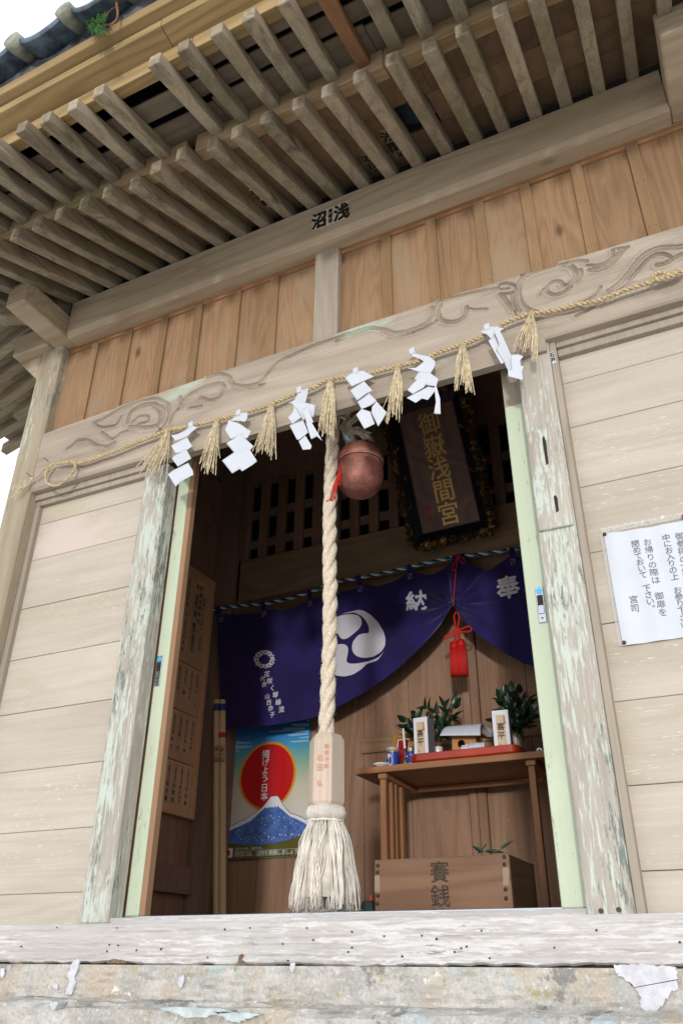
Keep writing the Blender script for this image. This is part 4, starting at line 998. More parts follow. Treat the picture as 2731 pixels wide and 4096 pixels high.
# ================================================================== plaque, leaning forward
Q0 = zoomed(1400, 1600, .44643)
pBL, pBR, pTL, pTR = spot(*Q0(650, 1195), 1.37), spot(*Q0(1165, 1085), 1.37), spot(*Q0(425, 130), 1.09), spot(*Q0(920, 0), 1.09)
cb_ = (pBL + pBR)/2; ct_ = (pTL + pTR)/2; up = ct_ - cb_; PH = np.linalg.norm(up); up /= PH
rx = ((pBR - pBL) + (pTR - pTL)); rx -= up*(rx @ up); rx /= np.linalg.norm(rx); nn = np.cross(rx, up)   # nn points out of the panel
if nn @ (CAM - cb_) < 0: nn = -nn
PW = (np.linalg.norm(pBR - pBL) + np.linalg.norm(pTR - pTL))/2; PC = (cb_ + ct_)/2
def pl(u, v, h=0): return PC + rx*u + up*v + nn*h
plq = thing('hanging_plaque', 'dark wooden shrine plaque with gold brush characters and a gilt cloud frame leaning forward', 'plaque', tuple(PC))
def pbox(q, u0, v0, u1, v1, h0, h1, r=.5):
    q.hexa([pl(u0, v0, h0), pl(u1, v0, h0), pl(u1, v1, h0), pl(u0, v1, h0), pl(u0, v0, h1), pl(u1, v0, h1), pl(u1, v1, h1), pl(u0, v1, h1)], r)
q = MB(); pbox(q, -PW/2, -PH/2, PW/2, PH/2, -.02, .0); 
po = q.build('panel', M['plq'], plq)
q = MB(); e = .006
for a in ((-PW/2, -PH/2, -PW/2 + e, PH/2), (PW/2 - e, -PH/2, PW/2, PH/2), (-PW/2 + e, PH/2 - e, PW/2 - e, PH/2), (-PW/2 + e, -PH/2, PW/2 - e, -PH/2 + e)): pbox(q, *a, .0005, .003)
q.build('panel_edge', M['plqedge'], plq)
q = MB(); fw = .052
def bevelframe(q, w, h, fw, h0, h1):
    o = [(-w/2-fw, -h/2-fw), (w/2+fw, -h/2-fw), (w/2+fw, h/2+fw), (-w/2-fw, h/2+fw)]; i_ = [(-w/2, -h/2), (w/2, -h/2), (w/2, h/2), (-w/2, h/2)]
    for k in range(4):
        a, b = o[k], o[(k+1) % 4]; c, d = i_[(k+1) % 4], i_[k]
        q.hexa([pl(*a, h0-.03), pl(*b, h0-.03), pl(*c, h0-.03), pl(*d, h0-.03), pl(*a, h1), pl(*b, h1), pl(*c, h0), pl(*d, h0)], .5)
bevelframe(q, PW + .001, PH + .001, fw, .002, .035); q.build('frame', M['plqframe'], plq)
q = MB(); R = np.random.default_rng(4)              # carved clouds around the rim
def cloudedge(p0, p1, outw, seed):
    R = np.random.default_rng(seed); p0 = np.array(p0); p1 = np.array(p1); L = np.linalg.norm(p1 - p0); d = (p1 - p0)/L; n = np.array(outw)
    t = 0
    while t < L - .01:
        l = R.uniform(.022, .045); l = min(l, L - t); k = 7; rows = []
        wi = R.uniform(-.016, .004); wo = R.uniform(.018, .036); hh = R.uniform(.036, .058)
        for i in range(k + 1):
            s = i/k; bmp = math.sin(math.pi*s)**.6; cc = p0 + d*(t + l*s); row = []
            for w_, h_ in ((wi - .006*bmp, .028), (wi - .004*bmp, hh*.75 + .006*bmp), (wi + .01, hh + .008*bmp), (wo*.6, hh*.9 + .006*bmp + .004*math.sin(9*s)), (wo + .012*bmp, hh*.5), (wo + .010*bmp, -.01)):
                u = cc + n*w_; row.append(pl(u[0], u[1], h_))
            rows.append(row)
        q.grid(rows); q.add(rows[0], [tuple(range(5, -1, -1))]); q.add(rows[-1], [tuple(range(6))]); t += l*1.0
a, b = PW/2 + fw, PH/2 + fw
cloudedge((-a, -b), (a, -b), (0, -1), 1); cloudedge((a, -b), (a, b), (1, 0), 2); cloudedge((a, b), (-a, b), (0, 1), 3); cloudedge((-a, b), (-a, -b), (-1, 0), 4)
for sx_, vs_ in ((-1, (.16, -.02, -.16)), (1, (.18, -.05))):       # small curled tips pointing inwards
    for v in vs_:
        c0 = [pl(sx_*(a - .005), v - .03, .045), pl(sx_*(a - .03), v - .02, .045), pl(sx_*(a - .038), v, .042), pl(sx_*(a - .03), v + .018, .04)]
        q.tube(smoothpath(c0, 10), np.linspace(.006, .0025, 10), 6)
q.build('gilt_clouds', M['gilt'], plq, smooth=False)
q = MB(); ys_ = [(730, 225), (785, 440), (835, 640), (855, 830), (870, 1010)]
for ch, f in zip('御嶽浅間宮', (.865, .675, .49, .305, .115)):
    write(q, ch, pl(.004, (f - .5)*PH, .0015), rx, -up, .128, sx=.95, heavy=.012)
q.build('gold_characters', M['goldink'], plq)
q = MB(); 
for ch, f in zip('御嶽浅間宮', (.865, .675, .49, .305, .115)):
    v, fcs = GL[ch, False]; c0 = pl(.004, (f - .5)*PH, .0009); Pv = c0 + np.outer(v[:, 0]*.118*.92, rx) + np.outer(v[:, 1]*.118, up)
q2 = MB()
for u, v0, n in ((.085, .02, 5), (-.105, -.05, 4)):
    for k in range(n):
        for j in range(4):
            s = pl(u + R.normal()*.008, v0 - k*.045 + R.normal()*.01, .001); e_ = s + rx*R.normal()*.009 + up*R.normal()*.010
            q2.tube([s, (s+e_)/2 + rx*R.normal()*.003, e_], .0011, 4)
q2.build('faded_brush_marks', plain('faded_white_brush', '#6f635e', .8), plq)
q = MB()
for u, v in ((-.112, -.215), (-.112, -.262)): pbox(q, u, v, u + .022, v + .022, .0006, .0012)
pbox(q, .09, PH/2 - .04, .104, PH/2 - .02, .0006, .0012); q.build('red_seal', M['stamp'], plq)

# ================================================================== curtain on its striped cord
CY = 1.415
cc = MB()
cp = [spot(x*D_, y*D_, CY - .004) for x, y in ((478, 1400), (500, 1397), (560, 1390), (605, 1387), (660, 1376), (712, 1360), (770, 1336), (826, 1327), (885, 1315), (942, 1302), (1000, 1288), (1047, 1279), (1110, 1272), (1180, 1262), (1260, 1254))]
cpath = smoothpath(cp, 500)
cord = thing('striped_cord', 'blue white and black twisted cord carrying the purple curtain', 'cord', tuple(cpath[250]))
for k, (nm, mt) in enumerate((('white_strand', M['pwhite']), ('black_strand', M['black']), ('blue_strand', plain('blue_cord', '#2f86b8', .7)))):
    q = MB(); P = cpath; T = np.gradient(P, axis=0); T /= np.linalg.norm(T, axis=1)[:, None]; u = np.cross(T, [0, 1, .05]); u /= np.linalg.norm(u, axis=1)[:, None]; b = np.cross(T, u)
    L = np.r_[0, np.cumsum(np.linalg.norm(np.diff(P, axis=0), axis=1))]; a = 2*math.pi*(L/.075 + k/3); q.tube(P + .0045*(np.cos(a)[:, None]*u + np.sin(a)[:, None]*b), .0052, 7); q.build(nm, mt, cord, smooth=True)
topd = [(497,1414),(515,1411),(560,1409),(598,1405),(614,1401),(653,1401),(680,1393),(702,1382),(722,1374),(745,1368),(771,1361),(800,1354),(820,1348),(834,1341),(869,1346),(900,1336),(918,1327),(933,1316),(950,1313),(975,1320),(1000,1318),(1018,1306),(1030,1297),(1064,1295),(1080,1296),(1093,1300),(1115,1310),(1132,1308),(1150,1294),(1168,1282),(1190,1278),(1215,1284),(1250,1290),(1300,1270)]
botd = [(513,1674),(560,1671),(600,1668),(660,1660),(710,1652),(745,1640),(784,1618),(834,1591),(880,1560),(919,1531),(955,1500),(984,1471),(1015,1437),(1036,1408),(1043,1392),(1052,1410),(1064,1426),(1094,1456),(1134,1484),(1165,1503),(1199,1521),(1229,1531),(1260,1540),(1300,1545)]
tw = np.array([spot(x*D_, y*D_, CY) for x, y in topd]); bw_ = np.array([spot(x*D_, y*D_, CY) for x, y in botd])
tie = spot(1043*D_, 1394*D_, CY); xa, xb = tw[0][0], min(tw[-1][0], bw_[-1][0])
lefx = lambda z: np.interp(z, [bw_[0][2], tw[0][2]], [bw_[0][0], tw[0][0]])
def fold(x, z):
    dx, dz_ = x - tie[0], z - tie[2]; r = math.hypot(dx, dz_) + 1e-6; th = math.atan2(dz_, dx)
    y = .016*math.exp(-r/.22)*math.sin(15*th + 3*r) + .010*math.exp(-r/.5)*math.sin(7*th + 1.3)
    y += .006*math.sin(x*19 + 2*math.sin(z*5)) * (.4 + .6*max(0, min(1, (z - tie[2] + .2)/.5))) + .004*math.sin(x*7.3 + z*9)
    y -= .022*math.exp(-(r/.10)**2)
    hem = dz_ + abs(dx)*(.72 if dx < 0 else .6)      # loose gathers along the drawn-up edge, right of the tie
    if dx > 0: y -= .013*math.exp(-((hem - .035)/.02)**2)*min(1, dx/.1)*math.exp(-dx/.35)
    return CY + y
nu, nv = 260, 110; us_ = np.linspace(xa, xb, nu); G = []
for i, x in enumerate(us_):
    zt0 = np.interp(x, tw[:, 0], tw[:, 2]); zb0_ = np.interp(x, bw_[:, 0], bw_[:, 2]); col = []
    for j in range(nv):
        z = zt0 + (zb0_ - zt0)*j/(nv - 1); xx = x
        if i < 30: xx = x + (1 - i/30)*(lefx(z) - xa)*.9
        col.append((xx, fold(xx, z), z))
    G.append(col)
ct = thing('curtain', 'deep purple shrine curtain with a white comma crest, drawn up at one point', 'curtain', (tie[0], CY, tie[2]))
q = MB(); q.grid(G, .5); cl_ = q.build('cloth', M['cloth'], ct, smooth=True); so = cl_.modifiers.new('thick', 'SOLIDIFY'); so.thickness = .0015; so.offset = 1
q = MB(); zw = zoomed(1700, 2150, .31888)
for x, y, wd in ((502, 1412, .02), (606, 1402, .015), (712, 1379, .015), (826, 1343, .015), (942, 1316, .015), (1178, 1281, .016)):
    p = spot(x*D_, y*D_, CY); zt0 = np.interp(p[0], cpath[:, 0], cpath[:, 2]); q = MB()
    q.hexa([(p[0]-wd, fold(p[0], p[2]) - .004, p[2] - .004), (p[0]+wd, fold(p[0], p[2]) - .004, p[2] - .004), (p[0]+wd, CY + .003, p[2] - .004), (p[0]-wd, CY + .003, p[2] - .004), (p[0]-wd*.85, CY - .018, zt0 + .009), (p[0]+wd*.85, CY - .018, zt0 + .009), (p[0]+wd*.85, CY + .008, zt0 + .009), (p[0]-wd*.85, CY + .008, zt0 + .009)]); q.build('hanging_loop', M['cloth'], ct, bevel=.002)
p = spot(1055*D_, 1296*D_, CY); zt0 = np.interp(p[0], cpath[:, 0], cpath[:, 2]); wd = .038; q = MB()
q.hexa([(p[0]-wd, CY - .01, p[2]-.01), (p[0]+wd, CY - .01, p[2]-.012), (p[0]+wd, CY + .004, p[2]-.012), (p[0]-wd, CY + .004, p[2]-.01), (p[0]-wd*.9, CY-.018, zt0+.006), (p[0]+wd*.9, CY-.018, zt0+.010), (p[0]+wd*.9, CY+.008, zt0+.010), (p[0]-wd*.9, CY+.008, zt0+.006)])
q.build('hanging_loop', M['cloth'], ct, bevel=.002)
q = MB()
for x, y in ((510, 1424), (606, 1410), (712, 1387), (826, 1352), (941, 1324), (1178, 1292)):
    p = spot(x*D_, y*D_, CY); a, b = .010, .013; yq = lambda v: (v[0], fold(*v) - .0035, v[1])
    cs = [(p[0]-a, p[2]-b), (p[0]+a, p[2]-b), (p[0]+a, p[2]+b), (p[0]-a, p[2]+b)]
    for u, v in ((0,1),(1,2),(2,3),(3,0),(0,2)): q.tube([yq(cs[u]), yq(((cs[u][0]+cs[v][0])/2, (cs[u][1]+cs[v][1])/2)), yq(cs[v])], .0007, 4)
q.build('white_stitching', M['white'], ct)
zq = zoomed(800, 2200, .5102); surf = lambda p: (p[0], fold(p[0], p[2]) - .0028, p[2])
def cprint(q, poly, zf=zq):
    P = np.array([spot(*zf(*a), CY) for a in poly]); d = np.vstack([P, P[:1]]); S_ = smoothpath(d, len(poly)*5)[:-1]
    bm = bmesh.new(); f = bm.faces.new([bm.verts.new(v) for v in S_]); f.normal_update(); bmesh.ops.triangulate(bm, faces=[f]); bmesh.ops.subdivide_edges(bm, edges=bm.edges[:], cuts=2, use_grid_fill=True); bmesh.ops.triangulate(bm, faces=bm.faces[:])
    bm.verts.index_update(); q.add([surf(v.co) for v in bm.verts], [tuple(v.index for v in f.verts) for f in bm.faces], .5); bm.free()
q = MB()
cprint(q, [(985,565),(1055,545),(1100,522),(1150,512),(1200,506),(1245,516),(1270,548),(1274,588),(1252,624),(1210,662),(1165,696),(1130,706),(1105,696),(1088,660),(1040,645),(985,636)])
cprint(q, [(1110,510),(1150,497),(1200,482),(1240,468),(1280,475),(1340,510),(1400,570),(1440,640),(1454,700),(1450,755),(1420,800),(1360,838),(1290,849),(1235,838),(1204,812),(1192,775),(1200,726),(1243,672),(1287,656),(1330,656),(1326,600),(1305,558),(1270,520),(1215,492),(1160,500)])
cprint(q, [(985,768),(1055,748),(1100,739),(1140,741),(1162,760),(1165,792),(1155,830),(1145,880),(1180,892),(1240,890),(1330,872),(1402,842),(1442,796),(1450,776),(1430,815),(1390,868),(1320,888),(1297,902),(1270,932),(1200,975),(1130,990),(1080,985),(1030,970),(985,950)])
q.build('comma_crest', M['white'], ct)
q = MB()
def flower(q, cx, cy, r, rot, k=5):
    for j in range(k):
        a = rot + 2*math.pi*j/k; pr = []
        for t in np.linspace(0, 2*math.pi, 9)[:-1]: pr.append((cx + r*.62*math.cos(a) + r*.36*math.cos(t)*math.cos(a) - r*.30*math.sin(t)*math.sin(a), cy + r*.62*math.sin(a) + r*.36*math.cos(t)*math.sin(a) + r*.30*math.sin(t)*math.cos(a)))
        q.add([surf(spot(*zq(*p), CY)) for p in pr], [tuple(range(8))], .5)
R = np.random.default_rng(2)
for k in range(13):
    a = 2*math.pi*k/13; flower(q, 508 + 62*math.cos(a), 858 + 56*math.sin(a), 19 + 5*R.random(), R.uniform(0, 1))
for k in range(20):
    a = R.uniform(0, 6.28); flower(q, 508 + R.uniform(42, 80)*math.cos(a), 858 + R.uniform(36, 72)*math.sin(a), 8, R.uniform(0, 1))
q.build('flower_wreath', M['white'], ct)
q = MB()
def cwrite(txt, pts, size, bold=True):               # characters set along a line of photo points
    P = np.array([spot(*zq(*p), CY) for p in pts])
    for ch, f in zip(txt, np.linspace(0, 1, len(txt))):
        p = P[0] + (P[1] - P[0])*f; tl = .25 if len(txt) > 1 else 0
        write(q, ch, p, (math.cos(.12), 0, math.sin(.12)*.3), (0, 0, -1), size, bold=bold, fn=surf, heavy=.02)
cwrite('花咲く琴峰流', ((528, 975), (640, 1250)), .036); cwrite('代表 山西恭子', ((496, 1012), (568, 1290)), .031)
write(q, '納', spot(955*D_, 1378*D_, CY), (1, 0, -.05), (0, 0, -1), .118, bold=True, fn=surf, heavy=.03); write(q, '奉', spot(1166*D_, 1349*D_, CY), (1, 0, .02), (0, 0, -1), .118, bold=True, fn=surf, heavy=.03)
q.build('white_characters', M['white'], ct)

tsl = thing('red_tassel', 'bright red double tassel and bow cord tying up the purple curtain', 'tassel', tuple(tie))
q = MB(); TY = CY - .05
def W(*p): return spot(*zw(*p), TY)
def cordp(pts, r=.0042, n=50): q.tube(smoothpath([W(*p) for p in pts], n), r, 7)
cordp([(410, 215), (400, 260), (385, 400), (375, 520), (368, 640), (358, 740), (352, 850)], .003)
cordp([(415, 225), (470, 250), (495, 300), (485, 335), (455, 320), (425, 260), (412, 225)], .003); cordp([(412, 225), (360, 320), (335, 390), (350, 425), (385, 400), (400, 300), (412, 225)], .003)
cordp([(420, 215), (430, 195), (400, 205), (390, 230)], .003)
cordp([(385, 1200), (375, 1080), (358, 990), (375, 935), (410, 945), (428, 1000), (415, 1080), (400, 1170)])
cordp([(400, 1170), (470, 1140), (540, 1112), (580, 1130), (580, 1165), (540, 1185), (470, 1185), (400, 1180)]); cordp([(390, 1160), (330, 1195), (250, 1235), (235, 1265), (260, 1270), (350, 1225), (400, 1195)])
cordp([(360, 1160), (390, 1145), (430, 1155), (430, 1200), (395, 1215), (365, 1195), (360, 1160)]); cordp([(375, 1145), (410, 1175), (430, 1210)]); cordp([(430, 1145), (400, 1180), (370, 1210)])
cordp([(395, 1190), (385, 1250), (372, 1305)]); cordp([(415, 1190), (425, 1240), (440, 1285)])
q.build('bow_cord', M['redc'], tsl, smooth=True)
for (x0, y0, x1, y1) in ((368, 1300, 375, 1740), (447, 1278, 470, 1735)):
    a, b = W(x0, y0), W(x1, y1); a = a.copy(); L = a[2] - b[2]; xm = (a[0]+b[0])/2
    q = MB(); q.lathe([(.004, .0), (.016, -.002), (.0205, -.012), (.0215, -.03), (.0205, -.04), (.0225, -L*.5), (.0235, -L+.012), (.02, -L), (.004, -L)], (xm, TY, a[2]), 26)
    for k in range(44):
        t_ = 2*math.pi*k/44; q.tube([(xm + .0200*math.cos(t_), TY + .0200*math.sin(t_), a[2] - .012), (xm + .0225*math.cos(t_), TY + .0225*math.sin(t_), a[2] - L*.5), (xm + .024*math.cos(t_), TY + .024*math.sin(t_), a[2] - L + .003 - .006*random.random())], .0013, 4)
    q.build('tassel_skirt', M['red'], tsl, smooth=True)

# ================================================================== poster, sticks, name board
PY = 1.584
z5 = zoomed(840, 2750, .38265)
pt0 = spot(530*D_, 1672*D_, PY); px0 = -2.527; px1 = -2.03; pz1 = 2.158; pz0 = pz1 - .674
po_ = thing('poster', 'poster of a red sun over a blue snow capped mountain with white writing', 'poster', ((px0+px1)/2, PY, pz0))
q = MB(); R = np.random.default_rng(5); nn_ = 40
wv = lambda x, z: PY - .003 - .0025*math.sin((x - px0)*17) - .002*math.sin((x-px0)*41 + z*6) 
q.grid([[(px0 + (px1-px0)*i/nn_, wv(px0 + (px1-px0)*i/nn_, pz0 + .674*j/nn_), pz0 + .674*j/nn_) for i in range(nn_+1)] for j in range(nn_+1)], .5)
q.build('printed_sheet', M['psky'], po_, smooth=True)
def pz(x, y): p = spot(*z5(x, y), PY); return p[0], p[2]
def clipx(P): return [(min(max(x, px0 + .001), px1 - .001), max(z, pz0 + .001)) for x, z in P]
def pprint(name, polys, mat, lay):
    q = MB()
    for P in polys:
        P = clipx(P); d = np.array(P + [P[0]]); n = max(len(P), 8)
        bm = bmesh.new(); f = bm.faces.new([bm.verts.new((x, 0, z)) for x, z in P]); f.normal_update(); bmesh.ops.triangulate(bm, faces=[f])
        for _ in range(3):
            el = [e for e in bm.edges if e.calc_length() > .05]
            if el: bmesh.ops.subdivide_edges(bm, edges=el, cuts=1); bmesh.ops.triangulate(bm, faces=bm.faces[:])
        bm.verts.index_update(); q.add([(v.co.x, wv(v.co.x, v.co.z) - .0012*lay, v.co.z) for v in bm.verts], [tuple(v.index for v in f.verts) for f in bm.faces], .5); bm.free()
    return q.build(name, mat, po_)
scx, scz = pz(605, 920); sr_ = .155
circ = lambda r, n=60, jag=0: [(scx + (r + (jag if i % 2 else 0))*math.cos(2*math.pi*i/n), scz + (r + (jag if i % 2 else 0))*math.sin(2*math.pi*i/n)*1.02) for i in range(n)]
pprint('sun_halo', [circ(.170, 160, .005)], M['psunr'], 1); pprint('sun_disc', [circ(.158, 160, .003)], M['psun'], 2)
cl = [[(840, 385), (930, 378), (1045, 376), (1045, 405), (960, 410), (870, 402)], [(745, 425), (850, 418), (1000, 420), (1005, 440), (880, 455), (760, 466), (620, 468), (620, 458), (740, 445), (800, 435)], [(860, 460), (960, 452), (1040, 452), (1035, 466), (900, 472)], [(805, 500), (880, 485), (1030, 478), (1040, 495), (860, 510)], [(925, 525), (1000, 515), (1040, 512), (1035, 530), (950, 535)], [(835, 565), (920, 555), (1035, 550), (1040, 565), (940, 575), (850, 575)],
      [(205, 565), (300, 560), (330, 572), (430, 575), (430, 585), (330, 592), (270, 600), (320, 610), (450, 612), (445, 624), (330, 640), (250, 650), (300, 660), (330, 662), (320, 672), (250, 680), (220, 690), (265, 700), (262, 708), (192, 712)]]
pprint('cloud_print', [[pz(*p) for p in c] for c in cl], M['pcloud'], 1)
mt = [(150, 1480), (270, 1430), (380, 1375), (470, 1310), (560, 1245), (605, 1190), (645, 1135), (690, 1130), (712, 1130), (750, 1190), (790, 1255), (850, 1310), (905, 1330), (960, 1350), (1060, 1385)]
pprint('mountain_outline', [[pz(*p) for p in mt] + [pz(*p) for p in [(1060, 1480), (160, 1560)]]], M['pline'], 3)
sn = [(x, y + 7) for x, y in mt]
pprint('mountain_snow', [[pz(*p) for p in sn] + [pz(*p) for p in [(1060, 1500), (160, 1600)]]], M['pwhite'], 4)
bl_ = [(150, 1540), (210, 1500), (330, 1450), (430, 1400), (530, 1310), (590, 1252), (610, 1268), (625, 1245), (640, 1265), (655, 1240), (668, 1262), (682, 1240), (700, 1260), (712, 1235), (735, 1262), (760, 1275), (800, 1315), (850, 1352), (920, 1380), (1000, 1420), (1060, 1440), (1060, 1500), (960, 1545), (850, 1590), (700, 1625), (520, 1648), (380, 1648), (250, 1635), (150, 1625)]
pprint('mountain_print', [[pz(*p) for p in bl_]], M['pmount'], 5)
ol = [(150, 1625), (250, 1637), (380, 1650), (520, 1650), (700, 1627), (850, 1592), (960, 1547), (1060, 1500)]
pprint('olive_band', [[pz(*p) for p in ol] + [(px1, pz0), (px0, pz0)]], M['polive'], 4)
fx, fz_ = pz(160, 1690); pprint('flag_field', [[pz(*p) for p in [(158, 1690), (252, 1682), (247, 1778), (158, 1784)]]], M['pwhite'], 6)
fc = pz(196, 1733); pprint('flag_disc', [[(fc[0] + .0165*math.cos(t), fc[1] + .0175*math.sin(t)) for t in np.linspace(0, 6.28, 25)[:-1]]], M['psun'], 7)
R = np.random.default_rng(6); sp = []
for k in range(70):
    x, y = R.uniform(220, 960), R.uniform(1290, 1600)
    if y < 1290 + abs(x - 690)*.5: continue
    c = pz(x, y); r = R.uniform(.0012, .003); sp.append([(c[0] + r*math.cos(t), c[1] + r*1.5*math.sin(t)) for t in (0, 1.2, 2.5, 3.9, 5.1)])
pprint('snow_fleck', sp, M['pwhite'], 6)
q = MB(); fnp = lambda p: (p[0], wv(p[0], p[2]) - .0062, p[2])
a, b = pz(592, 700), pz(574, 1140)
for ch, f in zip('掲げよう、日本。', (0, .2, .395, .575, .63, .80, 1.0, 1.07)):
    write(q, ch, (a[0] + (b[0]-a[0])*f, PY, a[1] + (b[1]-a[1])*f), (1, 0, 0), (0, 0, -1), .046 if ch not in 'ようげ' else .043, fn=fnp, bold=True)
fnb = lambda p: (p[0], wv(p[0], p[2]) - .0072, p[2])
a = pz(292, 1690); write(q, '心にいつも、日の丸を。', (a[0], PY, a[1] - .001), (1, 0, .0), (0, 0, -1), .0155, 1.0, vertical=False, bold=True, fn=fnb)
a = pz(294, 1750); write(q, '祝日には、国旗を掲揚しましょう', (a[0], PY, a[1] + .001), (1, 0, .0), (0, 0, -1), .0265, .93, vertical=False, fn=fnb)
a, b = pz(275, 1716), pz(930, 1690); q.box(a[0], wv(a[0], a[1]) - .0075, (a[1]+b[1])/2, b[0], wv(a[0], a[1]) - .0070, (a[1]+b[1])/2 + .0009)
q.build('white_lettering', M['pwhite'], po_)
q = MB()
for x, z in ((px0 + .008, pz1 - .008), (px1 - .012, pz1 - .008)): q.tube([(x, PY - .012, z), (x, PY, z)], [.0055, .0055], 10)
q.build('drawing_pin', M['porc'], po_, bevel=.001)

for k, (x0, x1, lab) in enumerate(((496, 504, 'left one of two pale wooden poles in the corner, without a red band'), (520, 516, 'right one of two pale wooden poles in the corner, with a red band'))):
    SY = 1.355 - .0*k; a = spot((503 + 12.5*k)*D_ - 8, 1608*D_, SY); b = spot((497.5 + 13.5*k)*D_, 2090*D_, SY)
    dr_ = (b - a)/np.linalg.norm(b - a); b = b + dr_*.17; r = .0175
    t = thing('wooden_pole', lab, 'pole', tuple(b), 'pale wooden poles standing in the corner')
    q = MB(); q.tube([a, a + dr_*.003, b], [r*.85, r, r], 20); q.build('shaft', M['stick'], t, smooth=False, bevel=0)
    q = MB(); q.tube([a + dr_*.024, a + dr_*.062], [r + .0007]*2, 20, caps=False); q.build('blue_foil_label', M['bluelab'], t, smooth=True)
    if k: q = MB(); q.tube([a + dr_*.178, a + dr_*.205], [r + .0008]*2, 20, caps=False); q.build('red_band', M['stamp'], t, smooth=True)
    q = MB(); rgt = ROT[:, 0] - dr_*(ROT[:, 0] @ dr_); rgt /= np.linalg.norm(rgt); nr = np.cross(rgt, dr_); nr = nr if nr @ (CAM - a) > 0 else -nr
    def cyl(p, a=a, dr_=dr_, rgt=rgt, nr=nr, r=r):
        u = (np.array(p) - a) @ rgt; v = (np.array(p) - a) @ dr_; th = u/r; return a + dr_*v + rgt*(r + .0009)*math.sin(th) + nr*(r + .0009)*math.cos(th)
    write(q, '富士宮', a + dr_*.268, rgt, dr_, .024, 1.12, bold=True, fn=cyl)
    for v0, v1, w_ in ((.25, .252, .012), (.332, .334, .012)):
        q.add([cyl(a + dr_*v + rgt*u) for v in (v0, v1) for u in np.linspace(-w_, w_, 9)], [(i, i+1, 10+i, 9+i) for i in range(8)])
    for u in (-.0125, .0125): q.add([cyl(a + dr_*v + rgt*(u + s)) for v in (.25, .334) for s in (-.0008, .0008)], [(0, 1, 3, 2)])
    q.build('brand_mark', M['burn'], t)

NX = -2.612
nb = thing('name_board', 'framed wooden donor board with rows of vertical ink names on the left inner wall', 'name board', (NX, 1.16, 2.3))
zn1 = zoomed(560, 2200, .2551); zn2 = zoomed(560, 2750, .2551)
y1f = lambda x, y: spotX(*zn1(x, y), NX); y2f = lambda x, y: spotX(*zn2(x, y), NX)
Yr, Yl = 1.428, .80; zt_b, zb_b = 3.004, 1.664
in_r = np.mean([y1f(1155, 560)[1], y1f(1010, 1780)[1], y2f(885, 1100)[1]]); in_t = y1f(1155, 560)[2]; in_b = y2f(820, 1900)[2]; in_l = .85
dA = [y1f(1030, 1780)[2], y1f(1015, 1900)[2]]; dB = [y2f(970, 345)[2], y2f(945, 470)[2]]; dC = [y2f(885, 1100)[2], y2f(880, 1230)[2]]
vd = [y1f(835, 930)[1], y1f(895, 400)[1]]; vd = [min(vd), max(vd)]; dS = [y1f(830, 930)[2], y1f(820, 1040)[2]]
q = MB()
def nbx(y0, z0, y1, z1, x1=.0, x0=-.033): q.box(NX + x0, y0, z0, NX + x1, y1, z1)
nbx(in_r, zb_b, Yr, zt_b); nbx(Yl, zb_b, in_l, zt_b); nbx(in_l + .0004, in_t, in_r - .0004, zt_b, -.001); nbx(in_l + .0004, zb_b, in_r - .0004, in_b, -.001)
q.build('frame', M['boardfr'], nb, bevel=.003)
q = MB()
for d in (dA, dB, dC): nbx(in_l + .0006, d[1], in_r - .0006, d[0], -.012)
nbx(vd[0], dA[0] + .0004, vd[1], in_t - .0004, -.012); nbx(in_l + .0006, dS[1], vd[0] - .0004, dS[0], -.012)
q.build('divider', M['boardfr'], nb, bevel=.0015)
q = MB(); txq = MB(); R = np.random.default_rng(12)
RT, DN = (0, 1, 0), (0, 0, -1)
rowsz = [(dA[1], dB[0]), (dB[1], dC[0]), (dC[1], in_b)]
names = [['西 屋', '渡辺善吉', '大石屋', '丸 山', '吉田恵正', '右衛門', '渡辺吉行', '山 道 石'], ['大五郎', '宮之助', '鈴木屋', '共和丸', '後 平', '民宿 関', '鈴木勝二'], ['かどや', '池の家', '雲 海', '福田屋', '仙蔵屋', '渡辺弘吉', '庄兵衛']]
for (z1, z0), nm in zip(rowsz, names):
    wcol = .0545; yy = in_r - wcol
    for k, s_ in enumerate(reversed(nm[-8:])):
        if yy < in_l: break
        q.box(NX - .0295 + .0005*(k % 2), yy + .0006, z0 + .002, NX - .0255 + .0012*R.random(), yy + wcol - .0006, z1 - .002)
        x_ = NX - .0238; h = z1 - z0
        write(txq, '一金壱万円也', (x_, yy + wcol*.55, z1 - h*.09), RT, DN, h*.078, .92, bold=True)
        n = len(s_); 
        for i, ch in enumerate(s_): write(txq, ch, (x_, yy + wcol*.5, z1 - h*(.56 + .33*i/max(1, n - 1))), RT, DN, .025 if n < 4 else .019, 1, bold=True)
        yy -= wcol
q.box(NX - .0295, vd[1] + .0006, dA[0] + .001, NX - .0256, in_r - .001, in_t - .001)
for zz0, zz1 in ((dS[0], in_t), (dA[0], dS[1])):
    yy = vd[0] - .052
    for k in range(5):
        if yy < in_l: break
        q.box(NX - .0295, yy + .0006, zz0 + .001, NX - .0258 + .0008*R.random(), yy + .0514, zz1 - .001); h = zz1 - zz0
        write(txq, '一金壱万円也', (NX - .0238, yy + .028, zz1 - h*.10), RT, DN, h*.072, .92, bold=True)
        for i, ch in enumerate(['山本吉', '石井勇', '関 屋', '福田家', '大工屋'][k]): write(txq, ch, (NX - .0238, yy + .026, zz1 - h*(.56 + .16*i)), RT, DN, .026, 1, bold=True)
        yy -= .052
hw_ = in_r - vd[1]; hx = NX - .0245; hz = in_t - dA[0]
write(txq, '昭和六十三年十一月吉日', (hx, vd[1] + hw_*.78, in_t - hz*.22), RT, DN, .024, hz*.68/11/.024, bold=True)
write(txq, '御嶽浅間神社', (hx, vd[1] + hw_*.56, in_t - hz*.10), RT, DN, .032, hz*.5/6/.032, bold=True)
